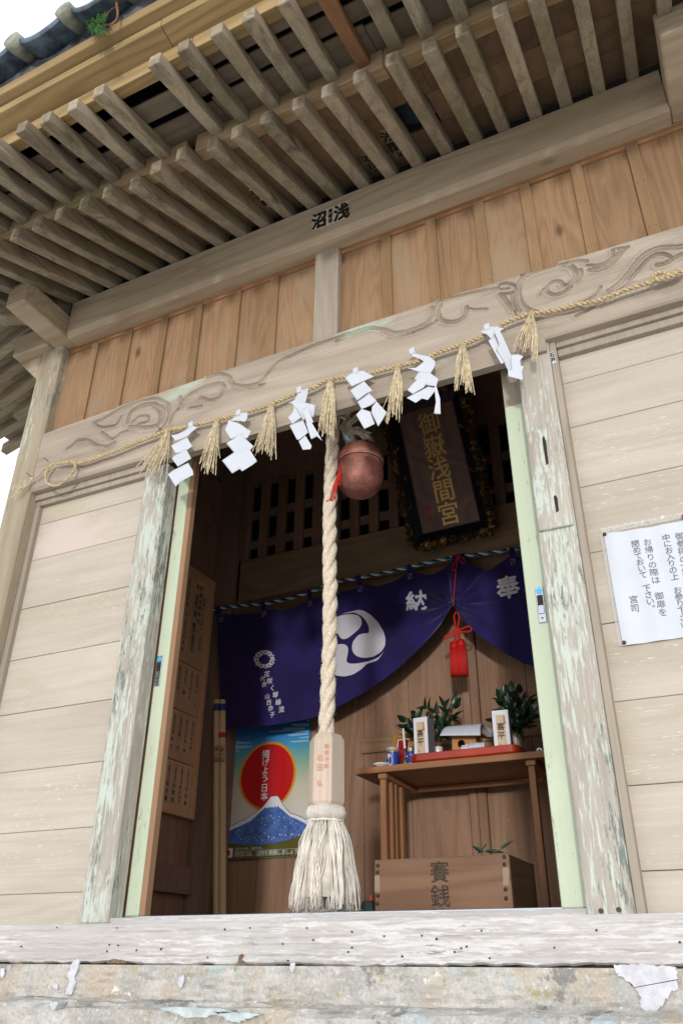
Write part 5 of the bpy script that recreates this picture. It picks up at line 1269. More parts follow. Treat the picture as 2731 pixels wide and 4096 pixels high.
write(txq, '本殿改修工事 寄付者芳名', (hx, vd[1] + hw_*.34, in_t - hz*.10), RT, DN, .036, hz*.86/12/.036, bold=True)
q.build('name_slip', M['slip'], nb); txq.build('ink_names', M['fadeink'], nb)

# ================================================================== offering table and what stands on it
TX0, TX1, TY0, TY1, TZ = -1.548, -.69, 1.1, 1.5, 1.768
ot = thing('offering_table', 'plain brown wooden offering table against the back wall', 'table', (-1.12, 1.3, 1.085))
q = MB(); q.box(TX0, TY0, TZ - .027, TX1, TY1, TZ); q.build('tabletop', M['table'], ot, bevel=.002)
for x in (-1.424, -.776):
    for y in (1.135, 1.205, 1.25, 1.32) if x < -1 else (1.135, 1.47):
        q = MB(); q.box(x - .0135, y - .014, 1.086, x + .0135, y + .014, TZ - .052); q.build('leg', M['tablez'], ot, bevel=.002)
    q = MB(); q.box(x - .021, 1.115, TZ - .0515, x + .021, 1.49, TZ - .0275); q.build('foot_rail', M['table'], ot, bevel=.004)
q = MB(); q.box(-1.40, 1.47, TZ - .05, -.80, 1.482, TZ - .0278); q.build('apron', M['table'], ot, bevel=.002)

def rrect(x0, y0, x1, y1, r, n=6):
    P = []
    for cx, cy, a0 in ((x1-r, y1-r, 0), (x0+r, y1-r, 90), (x0+r, y0+r, 180), (x1-r, y0+r, 270)):
        for k in range(n+1): a = math.radians(a0 + 90*k/n); P.append((cx + r*math.cos(a), cy + r*math.sin(a)))
    return P
tr_ = thing('tray', 'red lacquered tray with rounded corners on the offering table', 'tray', (-1.06, 1.24, TZ))
def loft(q, rings, cap0=True, cap1=True):
    n = len(rings[0]); vs = [p for r in rings for p in r]; fs = [(i*n+j, i*n+(j+1) % n, (i+1)*n+(j+1) % n, (i+1)*n+j) for i in range(len(rings)-1) for j in range(n)]
    if cap0: fs.append(tuple(range(n-1, -1, -1)))
    if cap1: fs.append(tuple((len(rings)-1)*n + j for j in range(n)))
    q.add(vs, fs, .5)
rr_ = lambda d, z: [(x, y, z) for x, y in rrect(-1.300 + d, 1.125 + d, -.822 - d, 1.36 - d, .035 - d*.5)]
q = MB(); loft(q, [rr_(.012, TZ + .006), rr_(.004, TZ + .009), rr_(.0, TZ + .014), rr_(.0, TZ + .040), rr_(.003, TZ + .043), rr_(.008, TZ + .040), rr_(.010, TZ + .014)])
q.build('tray_body', M['tray'], tr_, smooth=False)
q = MB(); loft(q, [rr_(.03, TZ + .0005), rr_(.03, TZ + .0058)]); q.build('tray_foot', M['boxside'], tr_)
for x0, x1, zt1, rot, lab in ((-1.287, -1.219, 1.976, -.10, 'upright white sake carton on the left end of the red tray'), (-.933, -.864, 1.966, .10, 'upright white sake carton near the right end of the red tray')):
    cx, cy, w2, zb1 = (x0+x1)/2, 1.195, (x1-x0)/2, TZ + .0145
    t = thing('sake_carton', lab, 'carton', (cx, cy, zb1), 'white sake cartons on the red tray')
    ca, sa = math.cos(rot), math.sin(rot); tf = lambda u, v, z: (cx + u*ca - v*sa, cy + u*sa + v*ca, z)
    q = MB(); q.hexa([tf(-w2, -w2, zb1), tf(w2, -w2, zb1), tf(w2, w2, zb1), tf(-w2, w2, zb1), tf(-w2, -w2, zt1), tf(w2, -w2, zt1), tf(w2, w2, zt1), tf(-w2, w2, zt1)]); q.build('carton', M['sboxw'], t, bevel=.0012)
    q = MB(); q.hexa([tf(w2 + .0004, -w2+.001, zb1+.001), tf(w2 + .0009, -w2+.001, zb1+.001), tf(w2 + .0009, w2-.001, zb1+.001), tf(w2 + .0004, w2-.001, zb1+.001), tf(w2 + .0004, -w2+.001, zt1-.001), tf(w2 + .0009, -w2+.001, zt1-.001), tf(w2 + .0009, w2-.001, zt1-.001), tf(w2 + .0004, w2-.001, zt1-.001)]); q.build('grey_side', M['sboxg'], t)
    q = MB(); lz0, lz1 = zt1 - .158, zt1 - .020; q.hexa([tf(-.019, -w2-.0008, lz0), tf(.019, -w2-.0008, lz0), tf(.019, -w2-.0002, lz0), tf(-.019, -w2-.0002, lz0), tf(-.019, -w2-.0008, lz1), tf(.019, -w2-.0008, lz1), tf(.019, -w2-.0002, lz1), tf(-.019, -w2-.0002, lz1)]); lb_ = q.build('label_strip', M['kraft'], t)
    q = MB(); write(q, '喜平', tf(-.001, -w2-.0014, zt1 - .070), (ca, sa, 0), (0, 0, -1), .034, 1.08, bold=True, heavy=.015); q.build('brush_characters', M['ink'], lb_)
    q = MB(); write(q, '日本酒', tf(.0165, -w2-.0014, zt1 - .031), (ca, sa, 0), (0, 0, -1), .0115, 1.05, bold=True); write(q, '印', tf(-.009, -w2-.0014, lz0 + .012), (ca, sa, 0), (0, 0, -1), .009, bold=True); q.build('red_characters', M['stamp'], lb_)
# vases with glossy evergreen sprigs
def leaf(q, base, d, up, L, W_, curl=.25):
    d = np.array(d, float); d /= np.linalg.norm(d); s = np.cross(d, up); s /= np.linalg.norm(s) + 1e-9; n_ = np.cross(s, d); rows = []
    for i in range(8):
        t = i/7; w_ = W_*math.sin(math.pi*min(1, t**.75*.97 + .03))**.8*(1 - .25*t) + .0004; c = np.array(base) + d*L*t + n_*(-curl*L*t*t)
        rows.append([c - s*w_ + n_*w_*.35, c, c + s*w_ + n_*w_*.35])
    q.grid(rows, random.random())
def sprig(name, lab, cx, cy, z0, h, seed, pix):
    t = thing(name, lab, 'vase', (cx, cy, z0), 'white vases of evergreen sprigs on the tray')
    q = MB(); q.lathe([(.018, 0), (.02, .003), (.0225, h*.5), (.021, h - .004), (.0225, h), (.017, h - .002), (.016, h*.4)], (cx, cy, z0), 24); q.build('vase', M['porc'], t, smooth=True)
    R = np.random.default_rng(seed); ql, qs = MB(), MB()
    for (x, y, dy) in pix:
        tip = spot(x, y, cy + dy); b0 = np.array([cx, cy, z0 + h - .01]); P = smoothpath([b0, b0 + (tip - b0)*.5 + np.array([0, 0, .012]), tip], 9); qs.tube(P, .0014, 5)
        for i, k in enumerate((4, 5, 6, 7, 8, 8)):
            dirn = (tip - b0)/np.linalg.norm(tip - b0) + R.normal(size=3)*.75
            if k == 8 and i == 5: dirn = tip - P[5]
            leaf(ql, P[k], dirn, np.array([R.normal()*.5, -.8, .6 + R.normal()*.3]), R.uniform(.042, .072), R.uniform(.012, .019), R.uniform(-.1, .4))
    ql.build('leaves', M['leaf'], t, smooth=True); qs.build('stems', M['bark'], t)
zs_ = zoomed(1580, 2720, .38265)
vp_ = spot(*zs_(445, 700), 1.285); v2 = spot(*zs_(1255, 620), 1.285)
sprig('evergreen_vase', 'white vase of glossy dark leaves behind the left sake carton, spreading wide', vp_[0], 1.285, TZ + .0145, .085, 31, [(*zs_(*p), dy) for *p, dy in ((110, 440, -.02), (150, 530, -.03), (230, 400, 0), (330, 300, 0), (370, 330, -.02), (430, 360, -.02), (520, 290, .01), (600, 250, 0), (620, 300, .02), (600, 420, -.02), (480, 470, -.04), (470, 560, -.04), (200, 560, -.02), (560, 350, .03))])
sprig('evergreen_vase', 'white vase of glossy dark leaves behind the right sake carton, in a tall dense bunch', v2[0], 1.285, TZ + .0145, .11, 32, [(*zs_(*p), dy) for *p, dy in ((1100, 190, 0), (1170, 140, .02), (1215, 120, 0), (1290, 140, 0), (1340, 210, .01), (1400, 230, 0), (1420, 330, -.02), (1420, 430, -.03), (1380, 500, -.03), (1290, 540, -.05), (1250, 500, -.05), (1200, 290, -.02), (1270, 300, -.05), (1330, 360, -.05), (1040, 440, .03), (1150, 240, -.02), (1300, 420, -.06))])
# paper-covered stand
SY0 = 1.20
sa_ = spot(*zs_(590, 600), SY0); sb_ = spot(*zs_(835, 600), SY0); sc_ = spot(*zs_(600, 728), SY0)
os_ = thing('offering_stand', 'pale wooden stand with a round hole under a sheet of white paper', 'stand', ((sa_[0]+sb_[0])/2, SY0 + .05, TZ + .0145))
ztop = sa_[2] + .012; zbt = TZ + .0145; n = 40; hc = spot(*zs_(690, 668), SY0); rh_ = .0165
q = MB()
ring = [(hc[0] + rh_*math.cos(2*math.pi*k/n), hc[2] + rh_*1.1*math.sin(2*math.pi*k/n)) for k in range(n)]
x0, x1 = sa_[0], sb_[0]
def outer(k):
    a = 2*math.pi*k/n; dx, dz_ = math.cos(a), math.sin(a); cs = []
    if dx > 1e-6: cs.append((x1 - hc[0])/dx)
    if dx < -1e-6: cs.append((x0 - hc[0])/dx)
    if dz_ > 1e-6: cs.append((ztop - hc[2])/dz_)
    if dz_ < -1e-6: cs.append((zbt - hc[2])/dz_)
    t_ = min(cs); return (hc[0] + dx*t_, hc[2] + dz_*t_)
ou = [outer(k) for k in range(n)]
for yy, fl in ((SY0, 1), (SY0 + .006, -1)):
    q.add([(a, yy, b) for a, b in ring] + [(a, yy, b) for a, b in ou], [((k+1) % n, k, n+k, n+(k+1) % n) if fl > 0 else (k, (k+1) % n, n+(k+1) % n, n+k) for k in range(n)], .5)
q.add([(a, SY0, b) for a, b in ring] + [(a, SY0 + .006, b) for a, b in ring], [(k, (k+1) % n, n+(k+1) % n, n+k) for k in range(n)], .5)
q.box(x0, SY0 + .0062, zbt, x0 + .005, SY0 + .10, ztop); q.box(x1 - .005, SY0 + .0062, zbt, x1, SY0 + .10, ztop); q.box(x0 + .0052, SY0 + .095, zbt, x1 - .0052, SY0 + .10, ztop)
q.box(x0 - .02, SY0 - .015, ztop + .0003, x1 + .02, SY0 + .115, ztop + .006)
q.build('wooden_box', M['stand'], os_, bevel=0)
p0, p1, p2, p3 = spot(*zs_(463, 583), SY0 - .05), spot(*zs_(890, 579), SY0 - .05), spot(*zs_(545, 478), SY0 + .02), spot(*zs_(905, 445), SY0 + .02)
G = []
for i in range(13):
    u = i/12; a = p0 + (p1 - p0)*u; b = p2 + (p3 - p2)*u; c = b + np.array([.01, .07, -.004 + .006*math.sin(u*5)]); d = c + np.array([.02, .05, -.035])
    G.append(smoothpath([a, a + (b-a)*.5 + np.array([0, -.012, .006]), b, c, d], 14))
q = MB(); q.grid(G, .5); o = q.build('paper_cover', M['paper'], os_, smooth=True); so = o.modifiers.new('thick', 'SOLIDIFY'); so.thickness = .0008
w0 = spot(*zs_(700, 700), 1.165); w1 = spot(*zs_(940, 690), 1.165)
pd_ = thing('paper_packet', 'crumpled white paper packet lying on the tray before the wooden stand', 'packet', tuple((w0+w1)/2))
q = MB(); R = np.random.default_rng(9); L = w1[0] - w0[0]; zb1 = TZ + .0155; rows = []
for i in range(12):
    u = i/11; x = w0[0] + L*u; hgt = (w0[2] + .008 + (.006*u) - zb1) + R.normal()*.0015; rows.append([(x, 1.15 + R.normal()*.001, zb1), (x, 1.152 + R.normal()*.003, zb1 + hgt*.8), (x, 1.165, zb1 + hgt + R.normal()*.002), (x, 1.18 + R.normal()*.003, zb1 + hgt*.8), (x, 1.19, zb1)])
q.grid(rows); q.add(rows[0], [(0, 1, 2, 3, 4)]); q.add(rows[-1], [(4, 3, 2, 1, 0)]); q.build('folded_paper', M['paper'], pd_)

zk = zoomed(1480, 2880, .15306)
K = lambda x, y, Y: spot(*zk(x, y), Y)
ja = K(420, 760, 1.165); jb = K(740, 750, 1.165); jr = (jb[0] - ja[0])/2; jx = (ja[0]+jb[0])/2; jt = K(580, 735, 1.165)[2]
jar = thing('cup_jar', 'small glass cup of rice wine with a plastic lid and blue and white label', 'jar', (jx, 1.165, TZ))
q = MB(); q.lathe([(jr*.8, .0006), (jr*.9, .003), (jr*.94, .02), (jr*.94, jt - TZ - .022), (jr*.9, jt - TZ - .012)], (jx, 1.165, TZ), 32); q.build('glass_cup', M['glass'], jar, smooth=True)
q = MB(); q.lathe([(jr*.95, jt - TZ - .013), (jr, jt - TZ - .011), (jr, jt - TZ - .002), (jr*.94, jt - TZ)], (jx, 1.165, TZ), 32); q.build('lid', M['lid'], jar, bevel=.001)
def wrap(q, u0, u1, z0, z1, rr, m=0, ell=False, n=24):
    if ell:
        c = ((u0+u1)/2, (z0+z1)/2); P = [(c[0] + (u1-u0)/2*math.cos(t), c[1] + (z1-z0)/2*math.sin(t)) for t in np.linspace(0, 6.283, n+1)[:-1]]
        V = [(jx + rr*math.sin(u), 1.165 - rr*math.cos(u), z) for u, z in [c] + P]; q.add(V, [(0, 1 + i, 1 + (i+1) % n) for i in range(n)], .5, m)
    else: q.grid([[(jx + rr*math.sin(u), 1.165 - rr*math.cos(u), z) for u in np.linspace(u0, u1, n)] for z in (z0, z1)], .5, m)
zj = lambda y: K(580, y, 1.165)[2]
q = MB(); wrap(q, -1.6, 1.9, TZ + .004, zj(860), jr*.955); jl = q.build('blue_label', M['labelb'], jar, smooth=True)
q = MB(); wrap(q, -1.6, 1.9, zj(860), zj(838), jr*.957); q.build('gold_band', M['gold_p'], jl)
q = MB(); wrap(q, -1.05, .45, TZ + .002, zj(880), jr*.960, ell=True); q.build('gold_ring', M['gold_p'], jl)
q = MB(); wrap(q, -1.0, .32, TZ + .001, zj(915), jr*.966, ell=True); q.build('white_oval', M['pwhite'], jl)
q = MB(); wrap(q, -1.15, -.9, zj(920), zj(870), jr*.964); q.build('yellow_corner', M['yell'], jl)
q = MB()
cj = lambda p: (jx + jr*.972*math.sin((p[0]-jx)/jr), 1.165 - jr*.972*math.cos((p[0]-jx)/jr), p[2])
write(q, '月桂冠', (jx - jr*.5, 0, zj(975)), (1, 0, 0), (0, 0, -1), .0145, 1.05, bold=True, fn=cj); q.build('ink_characters', M['ink'], jl)
q = MB(); write(q, '上', (jx + jr*.38, 0, zj(885)), (1, 0, 0), (0, 0, -1), .006, bold=True, fn=cj); write(q, '印', (jx + jr*.38, 0, zj(920)), (1, 0, 0), (0, 0, -1), .006, bold=True, fn=cj); q.build('small_characters', M['pwhite'], jl)
di = K(297, 1200, 1.135); dw = (K(520, 1200, 1.135)[0] - K(75, 1200, 1.135)[0])/2
ds_ = thing('dish', 'shallow white porcelain dish at the left end of the offering table', 'dish', (di[0], 1.135, TZ))
q = MB(); q.lathe([(dw*.4, .0004), (dw*.45, .003), (dw*.85, .008), (dw, .0135), (dw*.98, .015), (dw*.8, .010), (dw*.3, .006)], (di[0], 1.135, TZ), 36); q.build('dish_body', M['porc'], ds_, smooth=True)
sl0, sl1 = K(605, 1150, 1.15), K(1095, 1100, 1.15)
sb2 = thing('wooden_slab', 'thin pale pine slab under the green candlestick', 'slab', ((sl0[0]+sl1[0])/2, 1.18, TZ))
q = MB(); q.prism([(sl0[0], TZ + .0004), (sl1[0] - .004, TZ + .0004), (sl1[0], TZ + .005), (sl1[0] - .002, TZ + .013), (sl0[0] + .002, TZ + .011)], 1.15, 1.225); q.build('slab_board', M['slabw'], sb2, bevel=.001)
q = MB(); p = K(830, 1108, 1.15); q.tube([(p[0]-.002, 1.1495, TZ+.007), (p[0]+.003, 1.1495, TZ+.0075)], .0012, 6); q.build('knot', M['hole'], sb2)
cs_ = K(912, 1000, 1.178); cz0 = TZ + .0135; zc_ = lambda y: K(912, y, 1.178)[2]
cst = thing('candlestick', 'small green bronze candlestick holding a thin white candle', 'candlestick', (cs_[0], 1.178, cz0))
q = MB(); q.lathe([(.011, 0), (.0125, .003), (.011, .008), (.0115, .014), (.009, .02), (.0045, .024), (.0045, .030), (.0055, .034), (.004, .038), (.004, zc_(800) - cz0), (.0105, zc_(775) - cz0), (.0125, zc_(752) - cz0), (.011, zc_(748) - cz0), (.003, zc_(752) - cz0)], (cs_[0], 1.178, cz0), 20); q.build('holder', M['bronze'], cst, smooth=True)
q = MB(); a = np.array([cs_[0], 1.178, zc_(752)]); b = K(862, 225, 1.178); q.tube([a, b], [.0055, .0048], 12); q.build('candle', M['wax'], cst)
q = MB(); q.tube([b, K(855, 190, 1.178)], .0006, 4); q.build('wick', M['ink'], cst)
# little figurine in blue robe
fg = K(1060, 900, 1.20); fz0 = TZ + .0135; zf2 = lambda y: K(1060, y, 1.20)[2]; fxw = (K(1170, 900, 1.2)[0] - K(960, 900, 1.2)[0])/2
dl_ = thing('figurine', 'tiny seated doll in a blue robe beside the candlestick', 'figurine', (fg[0], 1.20, fz0))
q = MB(); q.lathe([(fxw*.55, 0), (fxw*.95, .004), (fxw*.8, .012), (fxw*.62, .02), (fxw*.6, zf2(860) - fz0), (fxw*.5, zf2(825) - fz0), (.003, zf2(808) - fz0)], (fg[0], 1.20, fz0), 18)
for s in (-1, 1): q.tube(smoothpath([(fg[0] + s*fxw*.5, 1.2, zf2(845)), (fg[0] + s*fxw*.95, 1.193, zf2(890)), (fg[0] + s*fxw*.7, 1.186, zf2(945))], 8), .0045, 8)
q.build('robe', M['kimono'], dl_, smooth=True)
q = MB(); hz_ = zf2(770); q.lathe([(.001, -.0105), (.006, -.009), (.0088, -.003), (.009, .002), (.007, .008), (.001, .011)], (fg[0], 1.198, hz_), 16)
for s in (-1, 1): q.tube([(fg[0] + s*fxw*.68, 1.185, zf2(950)), (fg[0] + s*fxw*.6, 1.182, zf2(975))], .003, 8)
q.build('head_and_hands', M['face'], dl_, smooth=True)
q = MB(); q.lathe([(.0095, .002), (.0093, .006), (.0065, .0115), (.001, .0135)], (fg[0], 1.2005, hz_), 16)
for s in (-1, 1):
    q.tube([(fg[0] + s*.0085, 1.199, hz_ + .004), (fg[0] + s*.009, 1.1985, hz_ - .006)], .0018, 6); q.tube([(fg[0] + s*.0035, 1.1895, hz_ + .0012), (fg[0] + s*.0018, 1.1893, hz_ + .0012)], .0006, 5)
q.tube([(fg[0] - .0015, 1.1895, hz_ - .0045), (fg[0] + .0015, 1.1895, hz_ - .0045)], .0005, 5)
q.build('hair', M['ink'], dl_, smooth=True)
q = MB(); q.tube([(fg[0]-.004, 1.191, zf2(835)), (fg[0], 1.1885, zf2(880)), (fg[0]+.004, 1.191, zf2(835))], .0012, 6); q.tube([(fg[0]-fxw*.6, 1.192, zf2(915)), (fg[0], 1.187, zf2(918)), (fg[0]+fxw*.6, 1.192, zf2(915))], .0018, 6); q.build('gold_trim', M['gold_p'], dl_)
# leaning picture frame
FY0, FY1 = 1.27, 1.335
f_bl, f_tl, f_tr = K(555, 1090, FY0), K(625, 425, FY1), K(1180, 385, FY1)
zb1 = TZ + .001; f_bl[2] = zb1; upv = np.array([0, FY1 - FY0, f_tl[2] - zb1]); fh = np.linalg.norm(upv); upv /= fh; rv = np.array([1., 0, 0]); nv_ = np.cross(rv, upv); fw_ = f_tr[0] - f_tl[0]
fc0 = np.array([(f_tl[0]), FY0, zb1]); fl = lambda u, v, h=0: fc0 + rv*u + upv*v + nv_*h
pf = thing('picture_frame', 'small oak picture frame with a red photograph leaning behind the candlestick', 'picture frame', tuple(fc0))
def fbox(q, u0, v0, u1, v1, h0, h1): q.hexa([fl(u0, v0, h0), fl(u1, v0, h0), fl(u1, v1, h0), fl(u0, v1, h0), fl(u0, v0, h1), fl(u1, v0, h1), fl(u1, v1, h1), fl(u0, v1, h1)], .5)
q = MB(); t_ = .023
fbox(q, 0, 0, t_, fh, 0, .014); fbox(q, fw_ - t_, 0, fw_, fh, 0, .014); fbox(q, t_ + .0003, fh - t_, fw_ - t_ - .0003, fh, 0, .0138); fbox(q, t_ + .0003, 0, fw_ - t_ - .0003, t_, 0, .0138); q.build('frame', M['picfr'], pf, bevel=.002)
q = MB(); fbox(q, t_ + .0004, t_ + .0004, fw_ - t_ - .0004, fh - t_ - .0004, .002, .004); q.build('white_mount', M['pwhite'], pf)
q = MB(); fbox(q, t_ + .005, t_ + .005, fw_ - t_ - .005, fh - t_ - .005, .0045, .005); q.build('photograph', M['photo'], pf)
dd = spot(2155, 2986, 1.16); rd = .0118
rdv = thing('silver_knob', 'small round silver ring with a dark centre on the right end of the offering table', 'knob', tuple(dd))
q = MB(); prof = [(.0035, 0), (.006, -.004), (.0085, -.003), (.0105, -.006), (rd, -.003), (rd, .012), (.004, .012)]
V = [(dd[0] + a*math.cos(2*math.pi*j/24), 1.16 + h, TZ + rd + .001 + a*math.sin(2*math.pi*j/24)) for a, h in prof for j in range(24)]
q.add(V, [(i*24+j, i*24+(j+1) % 24, (i+1)*24+(j+1) % 24, (i+1)*24+j) for i in range(6) for j in range(24)], .5); q.build('ring', M['steel'], rdv, smooth=True)
q = MB(); q.tube([(dd[0], 1.1605, TZ + rd + .001), (dd[0], 1.163, TZ + rd + .001)], .0036, 12); q.build('dark_centre', M['hole'], rdv)
wbx = spot(2172, 2985, 1.17)
wb = thing('white_bottle', 'white bottle mostly hidden behind the right door on the offering table', 'bottle', (wbx[0] + .022, 1.20, TZ))
q = MB(); zt1 = spot(2170, 2908, 1.2)[2] - TZ; q.lathe([(.018, .0005), (.022, .004), (.0225, zt1*.75), (.016, zt1*.88), (.011, zt1*.9), (.011, zt1)], (wbx[0] + .0215, 1.20, TZ), 24); q.build('bottle_body', M['porc'], wb, smooth=True)

# ================================================================== offering box
ze = zoomed(1400, 3000, .5102); OY0 = .45
a, b, c = spot(*ze(190, 870), OY0), spot(*ze(1240, 805), OY0), None
OX0, OX1, OZ = a[0], b[0], (a[2]+b[2])/2; OY1 = spotX(*ze(1440, 895), OX1)[1]; FL = 1.0855
ob = thing('offering_box', 'brown wooden offering box with ink characters and studded corners at the front of the hall', 'offering box', ((OX0+OX1)/2, (OY0+OY1)/2, FL))
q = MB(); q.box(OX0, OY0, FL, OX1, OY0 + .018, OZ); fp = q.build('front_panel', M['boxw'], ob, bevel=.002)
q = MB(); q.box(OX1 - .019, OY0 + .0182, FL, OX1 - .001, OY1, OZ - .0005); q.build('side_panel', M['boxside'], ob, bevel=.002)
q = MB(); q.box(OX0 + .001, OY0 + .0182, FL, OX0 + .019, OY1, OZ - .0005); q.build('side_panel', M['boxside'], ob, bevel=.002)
q = MB(); q.box(OX0 + .0195, OY1 - .018, FL, OX1 - .0195, OY1, OZ); q.build('back_panel', M['boxw'], ob, bevel=.002)
for k in range(6):
    y = OY0 + .04 + (OY1 - OY0 - .08)*k/5; q = MB(); q.box(OX0 + .0195, y - .008, OZ - .03, OX1 - .0195, y + .008, OZ - .012); q.build('slat', M['table'], ob, bevel=.002)
q = MB()
for x, y in ((217, 907), (215, 958), (218, 1142), (214, 1204), (1206, 838), (1206, 897), (1216, 1092), (1220, 1163)):
    p = spot(*ze(x, y), OY0); 
    n = 12; q.add([(p[0] + r*math.cos(2*math.pi*j/n), OY0 - h, p[2] + r*math.sin(2*math.pi*j/n)) for r, h in ((.0062, .0003), (.0055, .0025), (.003, .004)) for j in range(n)] + [(p[0], OY0 - .0045, p[2])], [(i*n+j, i*n+(j+1) % n, (i+1)*n+(j+1) % n, (i+1)*n+j) for i in range(2) for j in range(n)] + [(2*n+j, 2*n+(j+1) % n, 3*n) for j in range(n)], .5)
for z in (OZ - .04, OZ - .085, OZ - .15): q.tube([(OX1 - .0005, OY0 + .012, z), (OX1 + .0012, OY0 + .012, z)], .004, 8)
q.build('stud', M['nail'], ob, smooth=True)
q = MB()
for P in ([(192, 985), (232, 985), (234, 1115), (192, 1115)], [(1195, 925), (1242, 922), (1246, 1060), (1198, 1062)]):
    q = MB(); q.prism([tuple(spot(*ze(*p), OY0)[[0, 2]]) for p in P], OY0 - .0006, OY0 - .0001); q.build('faded_tape', M['tape'], fp)
q = MB()
for ch, (x, y) in zip('賽銭箱', ((700, 955), (705, 1145), (708, 1330))): write(q, ch, spot(*ze(x, y), OY0 - .0007), (1, 0, -.01), (0, 0, -1), .067, bold=True, heavy=.012)
q.build('ink_characters', plain('worn_ink', '#463a31', .8, 0, .4, 60), fp)
lo_ = spot(*ze(1090, 800), OY0 + .10)
ls = thing('leaf_sprig', 'small green leafy sprig lying on top of the offering box', 'sprig', (lo_[0], OY0 + .1, OZ - .010))
q = MB(); R = np.random.default_rng(3); YS = OY0 + .08
for (x0, y0), (x1, y1), w_ in (((1035, 800), (962, 752), .008), ((1040, 800), (985, 765), .007), ((1060, 795), (1195, 795), .009), ((1180, 775), (1268, 708), .0065), ((1000, 812), (1040, 770), .006), ((1090, 700), (1095, 695), .002), ((1040, 770), (1060, 745), .004)):
    A_, B_ = spot(*ze(x0, y0), YS), spot(*ze(x1, y1), YS); leaf(q, A_, B_ - A_, np.array([.1, -.8, .5]), np.linalg.norm(B_ - A_) + .004, w_, .1)
q.build('leaves', M['leaf'], ls, smooth=True)
q = MB(); q.tube(smoothpath([spot(*ze(*p), YS) for p in ((1000, 815), (1040, 775), (1060, 735), (1094, 696))], 12), .0013, 5); q.tube(smoothpath([spot(*ze(*p), YS) for p in ((1040, 800), (1150, 800), (1185, 772), (1240, 725))], 12), .0011, 5); q.build('stem', M['cedar'], ls)
zg = zoomed(1380, 3500, .1148); GY0 = .56
ga, gb_, gc = spot(*zg(510, 1200), GY0), spot(*zg(1010, 1200), GY0), spot(*zg(800, 925), GY0)
gj = thing('green_jar', 'dark green faceted jar on the floor left of the offering box', 'jar', (ga[0] + .034, GY0, FL))
q = MB(); q.lathe([(.026, .0), (.032, .03), (.036, gc[2] - FL - .035), (.027, gc[2] - FL - .004), (.024, gc[2] - FL), (.010, gc[2] - FL)], (ga[0] + .035, GY0, FL), 8); q.build('jar_body', M['greenjar'], gj, bevel=.001)
q = MB(); p = spot(*zg(910, 840), GY0); q.box(p[0] - .006, GY0 - .006, gc[2] + .0004, p[0] + .006, GY0 + .006, gc[2] + .019); q.build('orange_stopper', M['vermil'], gj, bevel=.002)

# ================================================================== notice, stickers, cedar sprig
zo = zoomed(2331, 1950, .29762); NY = .0155
nl = [zo(*p) for p in [(265, 640), (330, 605), (700, 500), (1000, 425), (1400, 370)]]; 
no = thing('paper_notice', 'handwritten white paper notice in clear film pinned to the right wall boards', 'notice', tuple(spot(*zo(800, 1200), NY)))
tl_, bl2 = spot(*zo(270, 640), NY), spot(*zo(535, 2090), NY); xl0, zl_t, zl_b = -.233, 2.118, 1.772; xr0 = .09
def sheet(q, x0, x1, z0, z1, y, R, amp=.004, n=30, sag=.0):
    q.grid([[(x0 + (x1-x0)*i/n, y - amp*(.6 + .4*math.sin(i*.55 + j*.2))*math.sin(math.pi*j/n)**.7 - .002*math.sin(i*.9), z0 + (z1-z0)*j/n - (sag*math.sin(math.pi*i/n) if j > n*.5 else 0)*((j/n - .5)*2)) for i in range(n+1)] for j in range(n+1)], .5)
ny = lambda x, z: NY - .004*(.6 + .4*math.sin((x - xl0)/(xr0 - xl0)*30*.55 + (z - zl_b)/(zl_t - zl_b)*30*.2))*math.sin(math.pi*min(1, max(0, (z - zl_b)/(zl_t - zl_b))))**.7 - .002*math.sin((x - xl0)/(xr0 - xl0)*30*.9)
q = MB(); sheet(q, xl0, xr0, zl_b, zl_t, NY, None, sag=.008); q.build('paper_sheet', M['paper'], no, smooth=True)
def film():
    t = NT('clear_film'); t.b.inputs['Base Color'].default_value = lin('#d8d8da'); t.b.inputs['Roughness'].default_value = .15; t.b.inputs['Alpha'].default_value = .35; return t.mat
q = MB(); fm = film(); R = np.random.default_rng(3); n = 50
q.grid([[(xl0 - .006 + (xr0 - xl0 + .006)*i/n, NY - .004 + R.normal()*.0016*(j > 0), zl_t - .002 + j*.006 + .001*R.normal()) for i in range(n+1)] for j in range(4)], .5)
q.grid([[(xl0 - .011 + i*.005, NY - .001 - .001*R.random(), zl_b + (zl_t - zl_b)*j/40) for i in range(3)] for j in range(41)], .5)
q.build('film_edge', fm, no)
q = MB(); fnn = lambda p: (p[0], ny(p[0], p[2]) - .0012, p[2])
def ncol(txt, a, b, size):
    P0, P1 = spot(*zo(*a), NY), spot(*zo(*b), NY); n = len(txt); xm = (P0[0] + P1[0])/2
    for i, ch in enumerate(txt):
        f = i/(n - 1); write(q, ch, P0 + (P1 - P0)*f, (1, 0, 0), (0, 0, -1), size, fn=fnn)
ncol('閉めておいて 下さい。', (700, 760), (925, 1630), .0235); ncol('お帰りの際は 御扉を', (862, 735), (1070, 1680), .024); ncol('中にお入りの上 お参り下さい', (1115, 680), (1365, 1850), .023); ncol('御参拝の方は', (1295, 655), (1390, 1180), .025); ncol('宮司', (675, 1505), (692, 1620), .025)
q.build('handwriting', M['penink'], no)
q = MB()
for x, y in ((290, 635), (553, 2090)): p = spot(*zo(x, y), NY); q.tube([(p[0], NY - .010, p[2]), (p[0], NY - .007, p[2]), (p[0], NY - .002, p[2])], [.003, .0052, .0052], 12)
q.build('rusty_pin', plain('rusty_pin', '#5a3426', .6, .3), no)
q = MB(); p = spot(2731 + 2, 1950 + 400*.2976, NY); q.tube([(p[0], NY - .010, p[2]), (p[0], NY - .002, p[2])], .0055, 12); q.build('red_pin', M['stamp'], no)

